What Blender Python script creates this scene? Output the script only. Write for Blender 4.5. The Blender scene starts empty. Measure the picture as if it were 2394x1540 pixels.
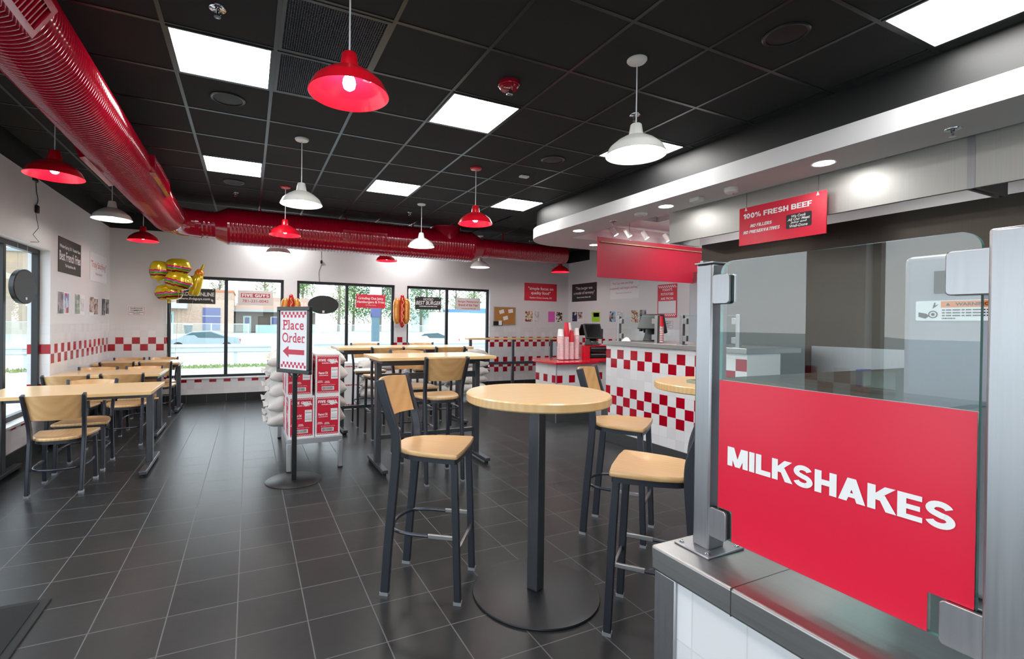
import bpy, math, random
from mathutils import Matrix, Vector
random.seed(7)
S = bpy.context.scene
C = S.collection
PI = math.pi

# ------------------------------------------------------------------ camera, sky, exposure
CAM_Z, YAW, PITCH, ROLL, FPX = 1.42366, 0.4417, -0.0063, 0.0123, 1125.4
cy_, sy_, cp_, sp_ = math.cos(YAW), math.sin(YAW), math.cos(PITCH), math.sin(PITCH)
fw = Vector((sy_*cp_, cy_*cp_, sp_)); rt = Vector((cy_, -sy_, 0)); up = rt.cross(fw)
rt2 = math.cos(ROLL)*rt + math.sin(ROLL)*up
up2 = -math.sin(ROLL)*rt + math.cos(ROLL)*up
cam = bpy.data.cameras.new('camera')
cam.sensor_fit = 'HORIZONTAL'; cam.sensor_width = 36.0
cam.lens = FPX/2394*36.0
cam.shift_x = (1197-1112.97)/2394
cam.shift_y = (763.38-770)/2394
cam.clip_start = 0.02; cam.clip_end = 500
co = bpy.data.objects.new('camera', cam); C.objects.link(co)
m3 = Matrix((rt2, up2, -fw)).transposed().to_4x4()
m3.translation = Vector((0, 0, CAM_Z))
co.matrix_world = m3
S.camera = co
S.view_settings.view_transform = 'Standard'
S.view_settings.look = 'None'
S.view_settings.gamma = 1.0
S.view_settings.use_curve_mapping = False
S.view_settings.exposure = 0.0
PANEL_L, BULB_L, SPOT_L, DOWN_L = 25.0, 150.0, 170.0, 70.0
w = bpy.data.worlds.new('overcast_sky'); S.world = w; w.use_nodes = True
wn = w.node_tree.nodes; wl = w.node_tree.links
bg = wn['Background']; bg.inputs[1].default_value = 4.2
tc = wn.new('ShaderNodeTexCoord'); sep = wn.new('ShaderNodeSeparateXYZ'); cr = wn.new('ShaderNodeValToRGB')
nz = wn.new('ShaderNodeTexNoise'); nz.inputs['Scale'].default_value = 3.0; nz.inputs['Detail'].default_value = 5.0
ad = wn.new('ShaderNodeMath'); ad.operation = 'MULTIPLY_ADD'; ad.inputs[1].default_value = 0.35
wl.new(tc.outputs['Generated'], sep.inputs[0]); wl.new(tc.outputs['Generated'], nz.inputs['Vector'])
wl.new(nz.outputs['Fac'], ad.inputs[0]); wl.new(sep.outputs['Z'], ad.inputs[2]); wl.new(ad.outputs[0], cr.inputs['Fac'])
cr.color_ramp.elements[0].position = 0.1; cr.color_ramp.elements[0].color = (0.95, 0.98, 1.0, 1)
cr.color_ramp.elements[1].position = 0.75; cr.color_ramp.elements[1].color = (0.74, 0.87, 1.0, 1)
wl.new(cr.outputs['Color'], bg.inputs[0])

# ------------------------------------------------------------------ materials
MATS = {}
def lin(c):
    return tuple(((x/255)/12.92 if x/255 <= 0.04045 else ((x/255+0.055)/1.055)**2.4) for x in c)
class NB:
    """small node builder"""
    def __init__(s, name):
        s.m = bpy.data.materials.new(name); s.m.use_nodes = True
        s.t = s.m.node_tree; s.n = s.t.nodes; s.l = s.t.links
        s.b = s.n['Principled BSDF']; s.out = s.n['Material Output']
    def node(s, ty, **kw):
        x = s.n.new(ty)
        for k, v in kw.items(): setattr(x, k, v)
        return x
    def put(s, sock, v):
        if hasattr(v, 'node'): s.l.new(v, sock)
        else: sock.default_value = v
    def math(s, op, a, b=0.0, c=None):
        x = s.node('ShaderNodeMath', operation=op)
        s.put(x.inputs[0], a); s.put(x.inputs[1], b)
        if c is not None: s.put(x.inputs[2], c)
        return x.outputs[0]
    def mix(s, f, a, b):
        x = s.node('ShaderNodeMix', data_type='RGBA')
        s.put(x.inputs[0], f)
        for i, v in ((6, a), (7, b)):
            if hasattr(v, 'node'): s.l.new(v, x.inputs[i])
            else: x.inputs[i].default_value = (*v[:3], 1)
        return x.outputs[2]
    def pos(s):
        x = s.node('ShaderNodeTexCoord'); y = s.node('ShaderNodeSeparateXYZ')
        s.l.new(x.outputs['Object'], y.inputs[0]); return x.outputs['Object'], y.outputs
    def noise(s, vec, scale, detail=3.0, rough=0.5):
        x = s.node('ShaderNodeTexNoise'); x.inputs['Scale'].default_value = scale
        x.inputs['Detail'].default_value = detail; x.inputs['Roughness'].default_value = rough
        if vec is not None: s.l.new(vec, x.inputs['Vector'])
        return x.outputs['Fac']
    def scale(s, vec, sc):
        x = s.node('ShaderNodeMapping'); s.l.new(vec, x.inputs['Vector']); x.inputs['Scale'].default_value = sc
        return x.outputs[0]
    def bump(s, h, strength, dist=0.01):
        x = s.node('ShaderNodeBump'); x.inputs['Strength'].default_value = strength
        x.inputs['Distance'].default_value = dist; s.l.new(h, x.inputs['Height'])
        s.l.new(x.outputs[0], s.b.inputs['Normal'])
    def col(s, v):
        if hasattr(v, 'node'): s.l.new(v, s.b.inputs['Base Color'])
        else: s.b.inputs['Base Color'].default_value = (*v[:3], 1)
    def rough(s, v): s.put(s.b.inputs['Roughness'], v)
    def metal(s, v): s.b.inputs['Metallic'].default_value = v
    def coat(s, v, r=0.05): s.b.inputs['Coat Weight'].default_value = v; s.b.inputs['Coat Roughness'].default_value = r
def plain(name, rgb, rough=0.5, metal=0.0, var=0.06, sc=8.0, coat=0.0, bump=0.0):
    if name in MATS: return MATS[name]
    k = NB(name); c = lin(rgb); v, _ = k.pos(); f = k.noise(v, sc)
    k.col(k.mix(f, tuple(x*(1-var) for x in c), tuple(min(1, x*(1+var)) for x in c)))
    k.rough(rough); k.metal(metal)
    if coat: k.coat(coat)
    if bump: k.bump(k.noise(v, sc*12), bump, 0.002)
    MATS[name] = k.m; return k.m
def emit(name, rgb, strength):
    if name in MATS: return MATS[name]
    k = NB(name); k.col((0.8, 0.8, 0.8)); k.b.inputs['Emission Color'].default_value = (*rgb, 1)
    k.b.inputs['Emission Strength'].default_value = strength; MATS[name] = k.m; return k.m
def steel(name, rgb, rough, axis=2, streak=0.35):
    k = NB(name); v, _ = k.pos(); sc = [160, 160, 160]; sc[axis] = 3
    f = k.noise(k.scale(v, sc), 1.0, 2.0); g = k.noise(v, 2.5, 3.0)
    c = lin(rgb)
    k.col(k.mix(f, tuple(x*0.9 for x in c), tuple(min(1, x*1.08) for x in c)))
    k.metal(1.0); k.rough(k.math('MULTIPLY_ADD', k.math('ADD', f, g), streak*0.3, rough-0.08))
    MATS[name] = k.m; return k.m
def wood(name, dark, light, axis=0):
    k = NB(name); v, _ = k.pos(); sc = [26, 26, 26]; sc[axis] = 1.6
    f = k.noise(k.scale(v, sc), 1.0, 5.0, 0.65)
    wv = k.node('ShaderNodeTexWave', wave_type='BANDS', bands_direction='Y' if axis == 0 else 'X')
    wv.inputs['Scale'].default_value = 5.0; wv.inputs['Distortion'].default_value = 3.0
    wv.inputs['Detail'].default_value = 3.0; wv.inputs['Detail Scale'].default_value = 1.3
    s2 = [2.2, 2.2, 2.2]; s2[axis] = 0.35
    k.l.new(k.scale(v, s2), wv.inputs['Vector'])
    h = k.math('MULTIPLY_ADD', wv.outputs['Fac'], 0.35, k.math('MULTIPLY', f, 0.65))
    k.col(k.mix(h, lin(dark), lin(light))); k.rough(0.32); k.coat(0.35, 0.12)
    MATS[name] = k.m; return k.m
def thin_glass(name, tint=(1, 1, 1), ior=1.5, rough=0.0, boost=1.0):
    k = NB(name); k.n.remove(k.b)
    tr = k.node('ShaderNodeBsdfTransparent'); tr.inputs[0].default_value = (*tint, 1)
    gl = k.node('ShaderNodeBsdfGlossy'); gl.inputs['Roughness'].default_value = rough
    fr = k.node('ShaderNodeFresnel'); fr.inputs['IOR'].default_value = ior
    geo = k.node('ShaderNodeNewGeometry')
    f = k.math('MULTIPLY', fr.outputs[0], k.math('MULTIPLY', k.math('SUBTRACT', 1.0, geo.outputs['Backfacing']), boost))
    f = k.math('MINIMUM', f, 0.95)
    mx = k.node('ShaderNodeMixShader'); k.l.new(f, mx.inputs[0]); k.l.new(tr.outputs[0], mx.inputs[1]); k.l.new(gl.outputs[0], mx.inputs[2])
    k.l.new(mx.outputs[0], k.out.inputs[0]); MATS[name] = k.m; return k.m
TP, TZ, TX0 = 0.1117, 1.132, -1.951
def tile_wall(name, ax, u0, top, bands, paint, TP=0.1117, TZ=1.132):
    """paint above `top`; white glazed tile with red checker rows below"""
    k = NB(name); v, p = k.pos(); u = p[ax] if ax < 2 else k.math('ADD', p[0], p[1]); z = p[2]
    cu = k.math('DIVIDE', k.math('SUBTRACT', u, u0), TP); rv = k.math('DIVIDE', k.math('SUBTRACT', TZ, z), TP)
    c = k.math('FLOOR', cu); r = k.math('FLOOR', rv)
    par = k.math('MODULO', k.math('ADD', k.math('ADD', c, r), 1000.0), 2.0)
    even = k.math('LESS_THAN', par, 0.5)
    inb = None
    for a, b in bands:
        q = k.math('MULTIPLY', k.math('GREATER_THAN', r, a-0.5), k.math('LESS_THAN', r, b+0.5))
        inb = q if inb is None else k.math('MAXIMUM', inb, q)
    red = k.math('MULTIPLY', even, inb)
    fu = k.math('ABSOLUTE', k.math('SUBTRACT', k.math('FRACT', cu), 0.5)); fv = k.math('ABSOLUTE', k.math('SUBTRACT', k.math('FRACT', rv), 0.5))
    ed = k.math('GREATER_THAN', k.math('MAXIMUM', fu, fv), 0.486)
    til = k.math('LESS_THAN', z, top)
    g = k.math('MULTIPLY', ed, til)
    wn_ = k.node('ShaderNodeTexWhiteNoise', noise_dimensions='2D')
    cb = k.node('ShaderNodeCombineXYZ'); k.l.new(c, cb.inputs[0]); k.l.new(r, cb.inputs[1]); k.l.new(cb.outputs[0], wn_.inputs['Vector'])
    white = k.mix(wn_.outputs['Value'], lin((218, 218, 222)), lin((230, 230, 233)))
    rd = k.mix(wn_.outputs['Value'], lin((158, 0, 26)), lin((176, 0, 32)))
    base_c = k.mix(red, white, rd)
    base_c = k.mix(g, base_c, lin((205, 205, 208)))
    pn = k.mix(k.noise(v, 3.0), tuple(x*0.98 for x in lin(paint)), lin(paint))
    k.col(k.mix(til, pn, base_c))
    k.rough(k.math('MULTIPLY_ADD', til, -0.42, k.math('MULTIPLY_ADD', g, 0.4, 0.55)))
    hh = k.math('MULTIPLY', k.math('SUBTRACT', 1.0, g), 1.0)
    k.bump(hh, 0.25, 0.002)
    MATS[name] = k.m; return k.m
def floor_mat():
    k = NB('dark_floor_tile'); v, p = k.pos(); T = 0.3048
    cx = k.math('DIVIDE', k.math('SUBTRACT', p[0], -0.9514), T); cy = k.math('DIVIDE', k.math('SUBTRACT', p[1], 2.7035), T)
    fx = k.math('ABSOLUTE', k.math('SUBTRACT', k.math('FRACT', k.math('ADD', cx, 0.5)), 0.5))
    fy = k.math('ABSOLUTE', k.math('SUBTRACT', k.math('FRACT', k.math('ADD', cy, 0.5)), 0.5))
    g = k.math('LESS_THAN', k.math('MINIMUM', fx, fy), 0.009)
    wn_ = k.node('ShaderNodeTexWhiteNoise', noise_dimensions='2D')
    cb = k.node('ShaderNodeCombineXYZ'); k.l.new(k.math('FLOOR', cx), cb.inputs[0]); k.l.new(k.math('FLOOR', cy), cb.inputs[1])
    k.l.new(cb.outputs[0], wn_.inputs['Vector'])
    n1 = k.noise(v, 9.0, 6.0, 0.6); n2 = k.noise(k.scale(v, (40, 90, 40)), 1.0, 4.0)
    t = k.mix(k.math('MULTIPLY_ADD', wn_.outputs['Value'], 0.45, k.math('MULTIPLY', n1, 0.55)), lin((37, 38, 39)), lin((50, 51, 52)))
    k.col(k.mix(g, t, lin((98, 99, 101))))
    k.rough(k.math('MULTIPLY_ADD', n2, 0.10, k.math('MULTIPLY_ADD', g, 0.25, 0.27)))
    k.b.inputs['Specular IOR Level'].default_value = 0.2
    h = k.math('ADD', k.math('MULTIPLY', n2, 0.35), k.math('MULTIPLY', k.math('SUBTRACT', 1.0, g), 0.8))
    k.bump(h, 0.10, 0.003)
    MATS['floor'] = k.m; return k.m
def brick_mat(name, c1, c2, mortar, sc):
    k = NB(name); v, p = k.pos()
    cb = k.node('ShaderNodeCombineXYZ'); k.l.new(p[0], cb.inputs[0]); k.l.new(p[2], cb.inputs[1])
    b = k.node('ShaderNodeTexBrick'); k.l.new(cb.outputs[0], b.inputs['Vector'])
    b.inputs['Color1'].default_value = (*lin(c1), 1); b.inputs['Color2'].default_value = (*lin(c2), 1); b.inputs['Mortar'].default_value = (*lin(mortar), 1)
    b.inputs['Scale'].default_value = sc; k.col(b.outputs['Color']); k.rough(0.85)
    MATS[name] = k.m; return k.m
def stripes(name, ca, cb_, ax, pitch, duty=0.5, rough=0.5):
    k = NB(name); v, p = k.pos()
    f = k.math('LESS_THAN', k.math('FRACT', k.math('DIVIDE', p[ax], pitch)), duty)
    k.col(k.mix(f, lin(ca), lin(cb_))); k.rough(rough); MATS[name] = k.m; return k.m
def print_mat(name, cols, sc=60.0, seed=0.0):
    """a printed clipping: blocks of colour with noise"""
    k = NB(name); v, p = k.pos()
    mp = k.node('ShaderNodeMapping'); k.l.new(v, mp.inputs['Vector']); mp.inputs['Location'].default_value = (seed*3.1, seed*1.7, seed)
    vo = k.node('ShaderNodeTexVoronoi', distance='CHEBYCHEV'); vo.inputs['Scale'].default_value = sc*0.5; k.l.new(mp.outputs[0], vo.inputs['Vector'])
    sp = k.node('ShaderNodeSeparateColor'); k.l.new(vo.outputs['Color'], sp.inputs[0])
    rp = k.node('ShaderNodeValToRGB'); rp.color_ramp.interpolation = 'CONSTANT'
    e = rp.color_ramp.elements
    while len(e) < len(cols): e.new(0.5)
    for i, c in enumerate(cols): e[i].position = i/len(cols); e[i].color = (*lin(c), 1)
    k.l.new(sp.outputs[0], rp.inputs['Fac']); k.col(rp.outputs['Color']); k.rough(0.5)
    MATS[name] = k.m; return k.m

# ------------------------------------------------------------------ geometry helpers
class G:
    """collects shapes that become ONE mesh"""
    def __init__(s): s.v = []; s.f = []
    def add(s, vs, fs):
        o = len(s.v); s.v += [tuple(x) for x in vs]; s.f += [tuple(i+o for i in f) for f in fs]; return s
    def box(s, x0, x1, y0, y1, z0, z1):
        vs = [(x, y, z) for z in (z0, z1) for y in (y0, y1) for x in (x0, x1)]
        return s.add(vs, [(0,2,3,1), (4,5,7,6), (0,1,5,4), (2,6,7,3), (0,4,6,2), (1,3,7,5)])
    def bar(s, p, q, a, b, upv=(0, 0, 1)):
        """square bar from p to q, width a (side), b (along up)"""
        p, q = Vector(p), Vector(q); d = (q-p).normalized(); u = Vector(upv)
        if abs(d.dot(u)) > 0.99: u = Vector((0, 1, 0))
        x = d.cross(u).normalized(); y = x.cross(d).normalized()
        vs = [c + x*a/2*i + y*b/2*j for c in (p, q) for j in (-1, 1) for i in (-1, 1)]
        return s.add(vs, [(0,1,3,2), (4,6,7,5), (0,4,5,1), (2,3,7,6), (0,2,6,4), (1,5,7,3)])
    def sweep(s, pts, a, b, side):
        """rectangular section swept along pts; `side` = fixed width direction"""
        pts = [Vector(p) for p in pts]; sd = Vector(side).normalized(); n = len(pts); vs = []
        for i, p in enumerate(pts):
            d = (pts[min(i+1, n-1)] - pts[max(i-1, 0)]).normalized(); y = d.cross(sd).normalized()
            vs += [p - sd*a/2 - y*b/2, p + sd*a/2 - y*b/2, p + sd*a/2 + y*b/2, p - sd*a/2 + y*b/2]
        fs = [(0,1,2,3), tuple(4*(n-1)+i for i in (3,2,1,0))]
        for i in range(n-1):
            for j in range(4): fs.append((4*i+j, 4*i+4+j, 4*i+4+(j+1) % 4, 4*i+(j+1) % 4))
        return s.add(vs, fs)
    def tube(s, pts, r, n=10, cap=True):
        pts = [Vector(p) for p in pts]; m = len(pts); vs = []; fs = []; x = None
        rr = r if isinstance(r, (list, tuple)) else [r]*m
        for i, p in enumerate(pts):
            d = (pts[min(i+1, m-1)] - pts[max(i-1, 0)]).normalized()
            if x is None:
                x = d.orthogonal().normalized()
            else:
                x = (x - d*x.dot(d)).normalized()
            y = d.cross(x)
            vs += [p + (x*math.cos(2*PI*k/n) + y*math.sin(2*PI*k/n))*rr[i] for k in range(n)]
        for i in range(m-1):
            for k in range(n): fs.append((i*n+k, i*n+(k+1) % n, (i+1)*n+(k+1) % n, (i+1)*n+k))
        if cap: fs += [tuple(reversed(range(n))), tuple(range((m-1)*n, m*n))]
        return s.add(vs, fs)
    def cyl(s, p, q, r, r2=None, n=20): return s.tube([p, q], [r, r if r2 is None else r2], n)
    def lathe(s, prof, n=32, c=(0, 0, 0), cap0=False, cap1=False):
        m = len(prof); vs = []; fs = []
        for r, z in prof: vs += [(c[0]+r*math.cos(2*PI*k/n), c[1]+r*math.sin(2*PI*k/n), c[2]+z) for k in range(n)]
        for i in range(m-1):
            for k in range(n): fs.append((i*n+k, i*n+(k+1) % n, (i+1)*n+(k+1) % n, (i+1)*n+k))
        if cap0: fs.append(tuple(reversed(range(n))))
        if cap1: fs.append(tuple(range((m-1)*n, m*n)))
        return s.add(vs, fs)
    def prism(s, poly, o, u, v, t):
        """polygon (2D) in frame o,u,v extruded by t along u x v"""
        o, u, v = Vector(o), Vector(u), Vector(v); w_ = u.cross(v).normalized(); n = len(poly)
        a = [o + u*x + v*y for x, y in poly]; b = [q + w_*t for q in a]
        return s.add(a+b, [tuple(reversed(range(n))), tuple(range(n, 2*n))] + [(i, (i+1) % n, n+(i+1) % n, n+i) for i in range(n)])
    def flat(s, poly, o, u, v):
        o, u, v = Vector(o), Vector(u), Vector(v)
        return s.add([o + u*x + v*y for x, y in poly], [tuple(range(len(poly)))])
    def ball(s, c, rx, ry=None, rz=None, n=16, m=10):
        ry = rx if ry is None else ry; rz = rx if rz is None else rz; vs = []; fs = []
        for i in range(m+1):
            t = PI*i/m
            for k in range(n):
                a = 2*PI*k/n; vs.append((c[0]+rx*math.sin(t)*math.cos(a), c[1]+ry*math.sin(t)*math.sin(a), c[2]-rz*math.cos(t)))
        for i in range(m):
            for k in range(n): fs.append((i*n+k, i*n+(k+1) % n, (i+1)*n+(k+1) % n, (i+1)*n+k))
        return s.add(vs, fs)
def rrect(x0, y0, x1, y1, r, k=5):
    pts = []
    for cx, cy, a in ((x1-r, y0+r, -90), (x1-r, y1-r, 0), (x0+r, y1-r, 90), (x0+r, y0+r, 180)):
        for i in range(k+1):
            t = math.radians(a+90*i/k); pts.append((cx+r*math.cos(t), cy+r*math.sin(t)))
    return pts
def ring(rx, ry, n=32): return [(rx*math.cos(2*PI*i/n), ry*math.sin(2*PI*i/n)) for i in range(n)]
def spline(ctrl, k=6):
    out = []; n = len(ctrl)
    for i in range(n-1):
        p0, p1, p2, p3 = (Vector(ctrl[max(0, min(n-1, i+j))]) for j in (-1, 0, 1, 2))
        for j in range(k):
            t = j/k; out.append(0.5*((2*p1) + (p2-p0)*t + (2*p0-5*p1+4*p2-p3)*t*t + (3*p1-p0-3*p2+p3)*t**3))
    out.append(Vector(ctrl[-1])); return out
def obj(name, g, mat, parent=None, label=None, smooth=38, bev=0.0, seg=2):
    me = bpy.data.meshes.new(name); me.from_pydata(g.v, [], g.f); me.validate(); me.update()
    if smooth:
        me.polygons.foreach_set('use_smooth', [True]*len(me.polygons))
        me.set_sharp_from_angle(angle=math.radians(smooth))
    me.materials.append(mat)
    o = bpy.data.objects.new(name, me); C.objects.link(o)
    if parent is not None: o.parent = parent
    if label: o['label'] = label
    if bev:
        b = o.modifiers.new('bevel', 'BEVEL'); b.width = bev; b.segments = seg; b.limit_method = 'ANGLE'; b.angle_limit = math.radians(40)
        b.harden_normals = False
    return o
def tag(o, label, cat, group=None, kind=None):
    if label: o['label'] = label
    if cat: o['category'] = cat
    if group: o['group'] = group
    if kind: o['kind'] = kind
    return o
def thing(name, label, cat, loc=(0, 0, 0), rz=0.0, group=None):
    o = bpy.data.objects.new(name, None); C.objects.link(o); o.empty_display_size = 0.1
    o.location = loc; o.rotation_euler = (0, 0, rz); return tag(o, label, cat, group)
def struct(name, g=None, mat=None, parent=None, **kw):
    if g is None:
        o = bpy.data.objects.new(name, None); C.objects.link(o)
    else: o = obj(name, g, mat, parent, **kw)
    if parent is None: o['kind'] = 'structure'
    return o
def kids(o): return [x for x in bpy.data.objects if x.parent == o]
def copy_tree(o, par=None):
    c = o.copy(); C.objects.link(c)
    if par is not None: c.parent = par
    for ch in kids(o): copy_tree(ch, c)
    return c
def dup(o, loc, rz, label, group=None):
    c = copy_tree(o); c.location = loc; c.rotation_euler = (0, 0, rz); c['label'] = label
    if group: c['group'] = group
    return c
TXT = {}
def glyphs(body, bold=0.0, shear=0.0, serif=False, sp=1.0):
    key = (body, bold, shear, sp)
    if key not in TXT:
        cu = bpy.data.curves.new('t', 'FONT'); cu.body = body; cu.offset = bold; cu.shear = shear; cu.resolution_u = 4; cu.space_character = sp
        cu.fill_mode = 'FRONT'; o = bpy.data.objects.new('t', cu); C.objects.link(o)
        me = bpy.data.meshes.new_from_object(o.evaluated_get(bpy.context.evaluated_depsgraph_get()))
        vs = [(v.co.x, v.co.y) for v in me.vertices]; fs = [tuple(p.vertices) for p in me.polygons]
        bpy.data.objects.remove(o); bpy.data.curves.remove(cu); bpy.data.meshes.remove(me)
        xs = [a for a, b in vs]; ys = [b for a, b in vs]
        TXT[key] = (vs, fs, min(xs), max(xs), min(ys), max(ys))
    return TXT[key]
# heavy block capitals drawn as thick strokes (x to the right, height 1)
ST_ = 0.25
def _arc(cx, cy, rx, ry, a0, a1, n=14): return [(cx+rx*math.cos(math.radians(a0+(a1-a0)*i/n)), cy+ry*math.sin(math.radians(a0+(a1-a0)*i/n))) for i in range(n+1)]
def block_glyph(ch):
    t = ST_; h = t/2; lo, hi = h, 1-h
    L = lambda *p: ('l', list(p), t)
    C = lambda p, w=t: ('c', p, w)
    S_ = C(_arc(0.38, 0.715, 0.24, 0.185, 15, 180, 10)[0:9] + _arc(0.38, 0.70, 0.25, 0.17, 150, 250, 7) + [(0.40, 0.50)] + _arc(0.39, 0.305, 0.26, 0.19, 70, -30, 8) + _arc(0.38, 0.295, 0.26, 0.19, -45, -168, 9), t*0.88)
    d = {
     'M': (1.0, [L((h, 0), (h, 1)), L((1-h, 0), (1-h, 1)), ('q', [(0.0, 1), (0.33, 1), (0.62, 0), (0.38, 0)], 0), ('q', [(0.67, 1), (1.0, 1), (0.62, 0), (0.38, 0)], 0)]),
     'I': (t, [L((h, 0), (h, 1))]), 'L': (0.66, [L((h, 0), (h, 1)), L((0, lo), (0.66, lo))]),
     'K': (0.82, [L((h, 0), (h, 1)), ('q', [(0.52, 1), (0.83, 1), (0.28, 0.42), (0.20, 0.62)], 0), ('q', [(0.34, 0.50), (0.52, 0.66), (0.86, 0), (0.55, 0)], 0), ('q', [(0.2, 0.42), (0.2, 0.64), (0.55, 0.62), (0.40, 0.40)], 0)]),
     'S': (0.76, [S_]), 'H': (0.78, [L((h, 0), (h, 1)), L((0.78-h, 0), (0.78-h, 1)), L((h, 0.5), (0.78-h, 0.5))]),
     'A': (0.88, [('q', [(0.30, 1), (0.58, 1), (0.28, 0), (0, 0)], 0), ('q', [(0.30, 1), (0.58, 1), (0.88, 0), (0.60, 0)], 0), ('l', [(0.2, 0.28), (0.68, 0.28)], 0.19)]),
     'E': (0.68, [L((h, 0), (h, 1)), ('l', [(0, 0.1), (0.68, 0.1)], 0.2), ('l', [(0, 0.9), (0.67, 0.9)], 0.2), ('l', [(0, 0.5), (0.62, 0.5)], 0.19)]),
     'F': (0.64, [L((h, 0), (h, 1)), ('l', [(0, 0.9), (0.64, 0.9)], 0.2), ('l', [(0, 0.5), (0.58, 0.5)], 0.19)]),
     'R': (0.80, [L((h, 0), (h, 1)), ('l', [(0, 0.9), (0.5, 0.9)], 0.2), ('l', [(0, 0.44), (0.5, 0.44)], 0.2), C(_arc(0.49, 0.67, 0.18, 0.23, 90, -90), 0.22), ('q', [(0.34, 0.5), (0.62, 0.5), (0.82, 0), (0.52, 0)], 0)]),
     'B': (0.78, [L((h, 0), (h, 1)), ('l', [(0, 0.9), (0.48, 0.9)], 0.2), ('l', [(0, 0.5), (0.5, 0.5)], 0.2), ('l', [(0, 0.1), (0.5, 0.1)], 0.2), C(_arc(0.46, 0.71, 0.17, 0.19, 90, -90), 0.21), C(_arc(0.48, 0.30, 0.19, 0.20, 90, -90), 0.21)]),
     'P': (0.76, [L((h, 0), (h, 1)), ('l', [(0, 0.9), (0.46, 0.9)], 0.2), ('l', [(0, 0.44), (0.46, 0.44)], 0.2), C(_arc(0.45, 0.67, 0.19, 0.23, 90, -90), 0.23)]),
     'O': (0.86, [C(_arc(0.43, 0.5, 0.30, 0.39, 0, 360, 32), t)]), '0': (0.70, [C(_arc(0.35, 0.5, 0.225, 0.40, 0, 360, 28), t*0.9)]),
     '1': (0.44, [L((0.44-h, 0), (0.44-h, 1)), ('q', [(0, 0.80), (0.2, 1), (0.3, 1), (0.3, 0.66), (0, 0.66)], 0)]),
     'G': (0.84, [C(_arc(0.43, 0.5, 0.30, 0.39, 38, 330, 24), t), ('l', [(0.46, 0.40), (0.84, 0.40)], 0.19), ('l', [(0.75, 0.0), (0.75, 0.48)], 0.18)]),
     'U': (0.80, [L((h, 0.34), (h, 1)), L((0.8-h, 0.34), (0.8-h, 1)), C(_arc(0.40, 0.36, 0.275, 0.24, 180, 360), t)]),
     'Y': (0.84, [('q', [(0, 1), (0.30, 1), (0.54, 0.42), (0.30, 0.36)], 0), ('q', [(0.54, 1), (0.84, 1), (0.54, 0.36), (0.30, 0.42)], 0), L((0.42, 0), (0.42, 0.5))]),
     'V': (0.86, [('q', [(0, 1), (0.29, 1), (0.57, 0), (0.29, 0)], 0), ('q', [(0.57, 1), (0.86, 1), (0.57, 0), (0.29, 0)], 0)]),
     'N': (0.80, [L((h, 0), (h, 1)), L((0.8-h, 0), (0.8-h, 1)), ('q', [(0, 1), (0.28, 1), (0.8, 0), (0.52, 0)], 0)]),
     'T': (0.74, [L((0.37, 0), (0.37, 1)), ('l', [(0, 0.89), (0.74, 0.89)], 0.22)]),
     'W': (1.16, [('q', [(0, 1), (0.26, 1), (0.46, 0), (0.22, 0)], 0), ('q', [(0.46, 1), (0.70, 1), (0.46, 0), (0.22, 0)], 0), ('q', [(0.46, 1), (0.70, 1), (0.94, 0), (0.70, 0)], 0), ('q', [(0.90, 1), (1.16, 1), (0.94, 0), (0.70, 0)], 0)]),
     '%': (1.0, [C(_arc(0.22, 0.74, 0.14, 0.18, 0, 360, 20), 0.15), C(_arc(0.78, 0.26, 0.14, 0.18, 0, 360, 20), 0.15), ('q', [(0.62, 1), (0.76, 1), (0.38, 0), (0.24, 0)], 0)]),
     'D': (0.80, [L((h, 0), (h, 1)), ('l', [(0, 0.9), (0.4, 0.9)], 0.2), ('l', [(0, 0.1), (0.4, 0.1)], 0.2), C(_arc(0.38, 0.5, 0.295, 0.39, 90, -90, 18), t*0.95)]),
     'C': (0.80, [C(_arc(0.43, 0.5, 0.30, 0.39, 42, 318, 24), t)]),
     ' ': (0.30, [])}
    return d[ch]
def block_text(body, shear=0.0, gap=0.06):
    key = ('#block', body, shear, gap)
    if key in TXT: return TXT[key]
    vs, fs, x = [], [], 0.0
    for ch in body:
        adv, parts = block_glyph(ch)
        for k_, (ty, p, w_) in enumerate(parts):
            o = len(vs)
            if ty == 'q': vs += [(x+a, b) for a, b in p]; fs.append(tuple(o+i for i in range(len(p))))
            elif ty == 'l':
                (ax, ay), (bx_, by) = p; dx, dy = bx_-ax, by-ay; l = math.hypot(dx, dy); nx, ny = -dy/l*w_/2, dx/l*w_/2
                vs += [(x+ax+nx, ay+ny), (x+ax-nx, ay-ny), (x+bx_-nx, by-ny), (x+bx_+nx, by+ny)]; fs.append((o, o+1, o+2, o+3))
            else:
                n = len(p)
                for i, (ax, ay) in enumerate(p):
                    x0, y0 = p[max(i-1, 0)]; x1, y1 = p[min(i+1, n-1)]
                    if p[0] == p[-1] or math.hypot(p[0][0]-p[-1][0], p[0][1]-p[-1][1]) < 1e-6:
                        x0, y0 = p[(i-1) % (n-1)]; x1, y1 = p[(i+1) % (n-1)]
                    l = math.hypot(x1-x0, y1-y0); nx, ny = -(y1-y0)/l*w_/2, (x1-x0)/l*w_/2
                    vs += [(x+ax+nx, ay+ny), (x+ax-nx, ay-ny)]
                for i in range(n-1): fs.append((o+2*i, o+2*i+1, o+2*i+3, o+2*i+2))
        x += adv+gap
    # every face counter-clockwise
    def area(f): return sum(vs[f[i]][0]*vs[f[(i+1) % len(f)]][1]-vs[f[(i+1) % len(f)]][0]*vs[f[i]][1] for i in range(len(f)))
    fs = [f if area(f) > 0 else tuple(reversed(f)) for f in fs]
    vs = [(a+shear*b, b) for a, b in vs]; xs = [a for a, b in vs]; ys = [b for a, b in vs]
    TXT[key] = (vs, fs, min(xs), max(xs), min(ys), max(ys)); return TXT[key]
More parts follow.
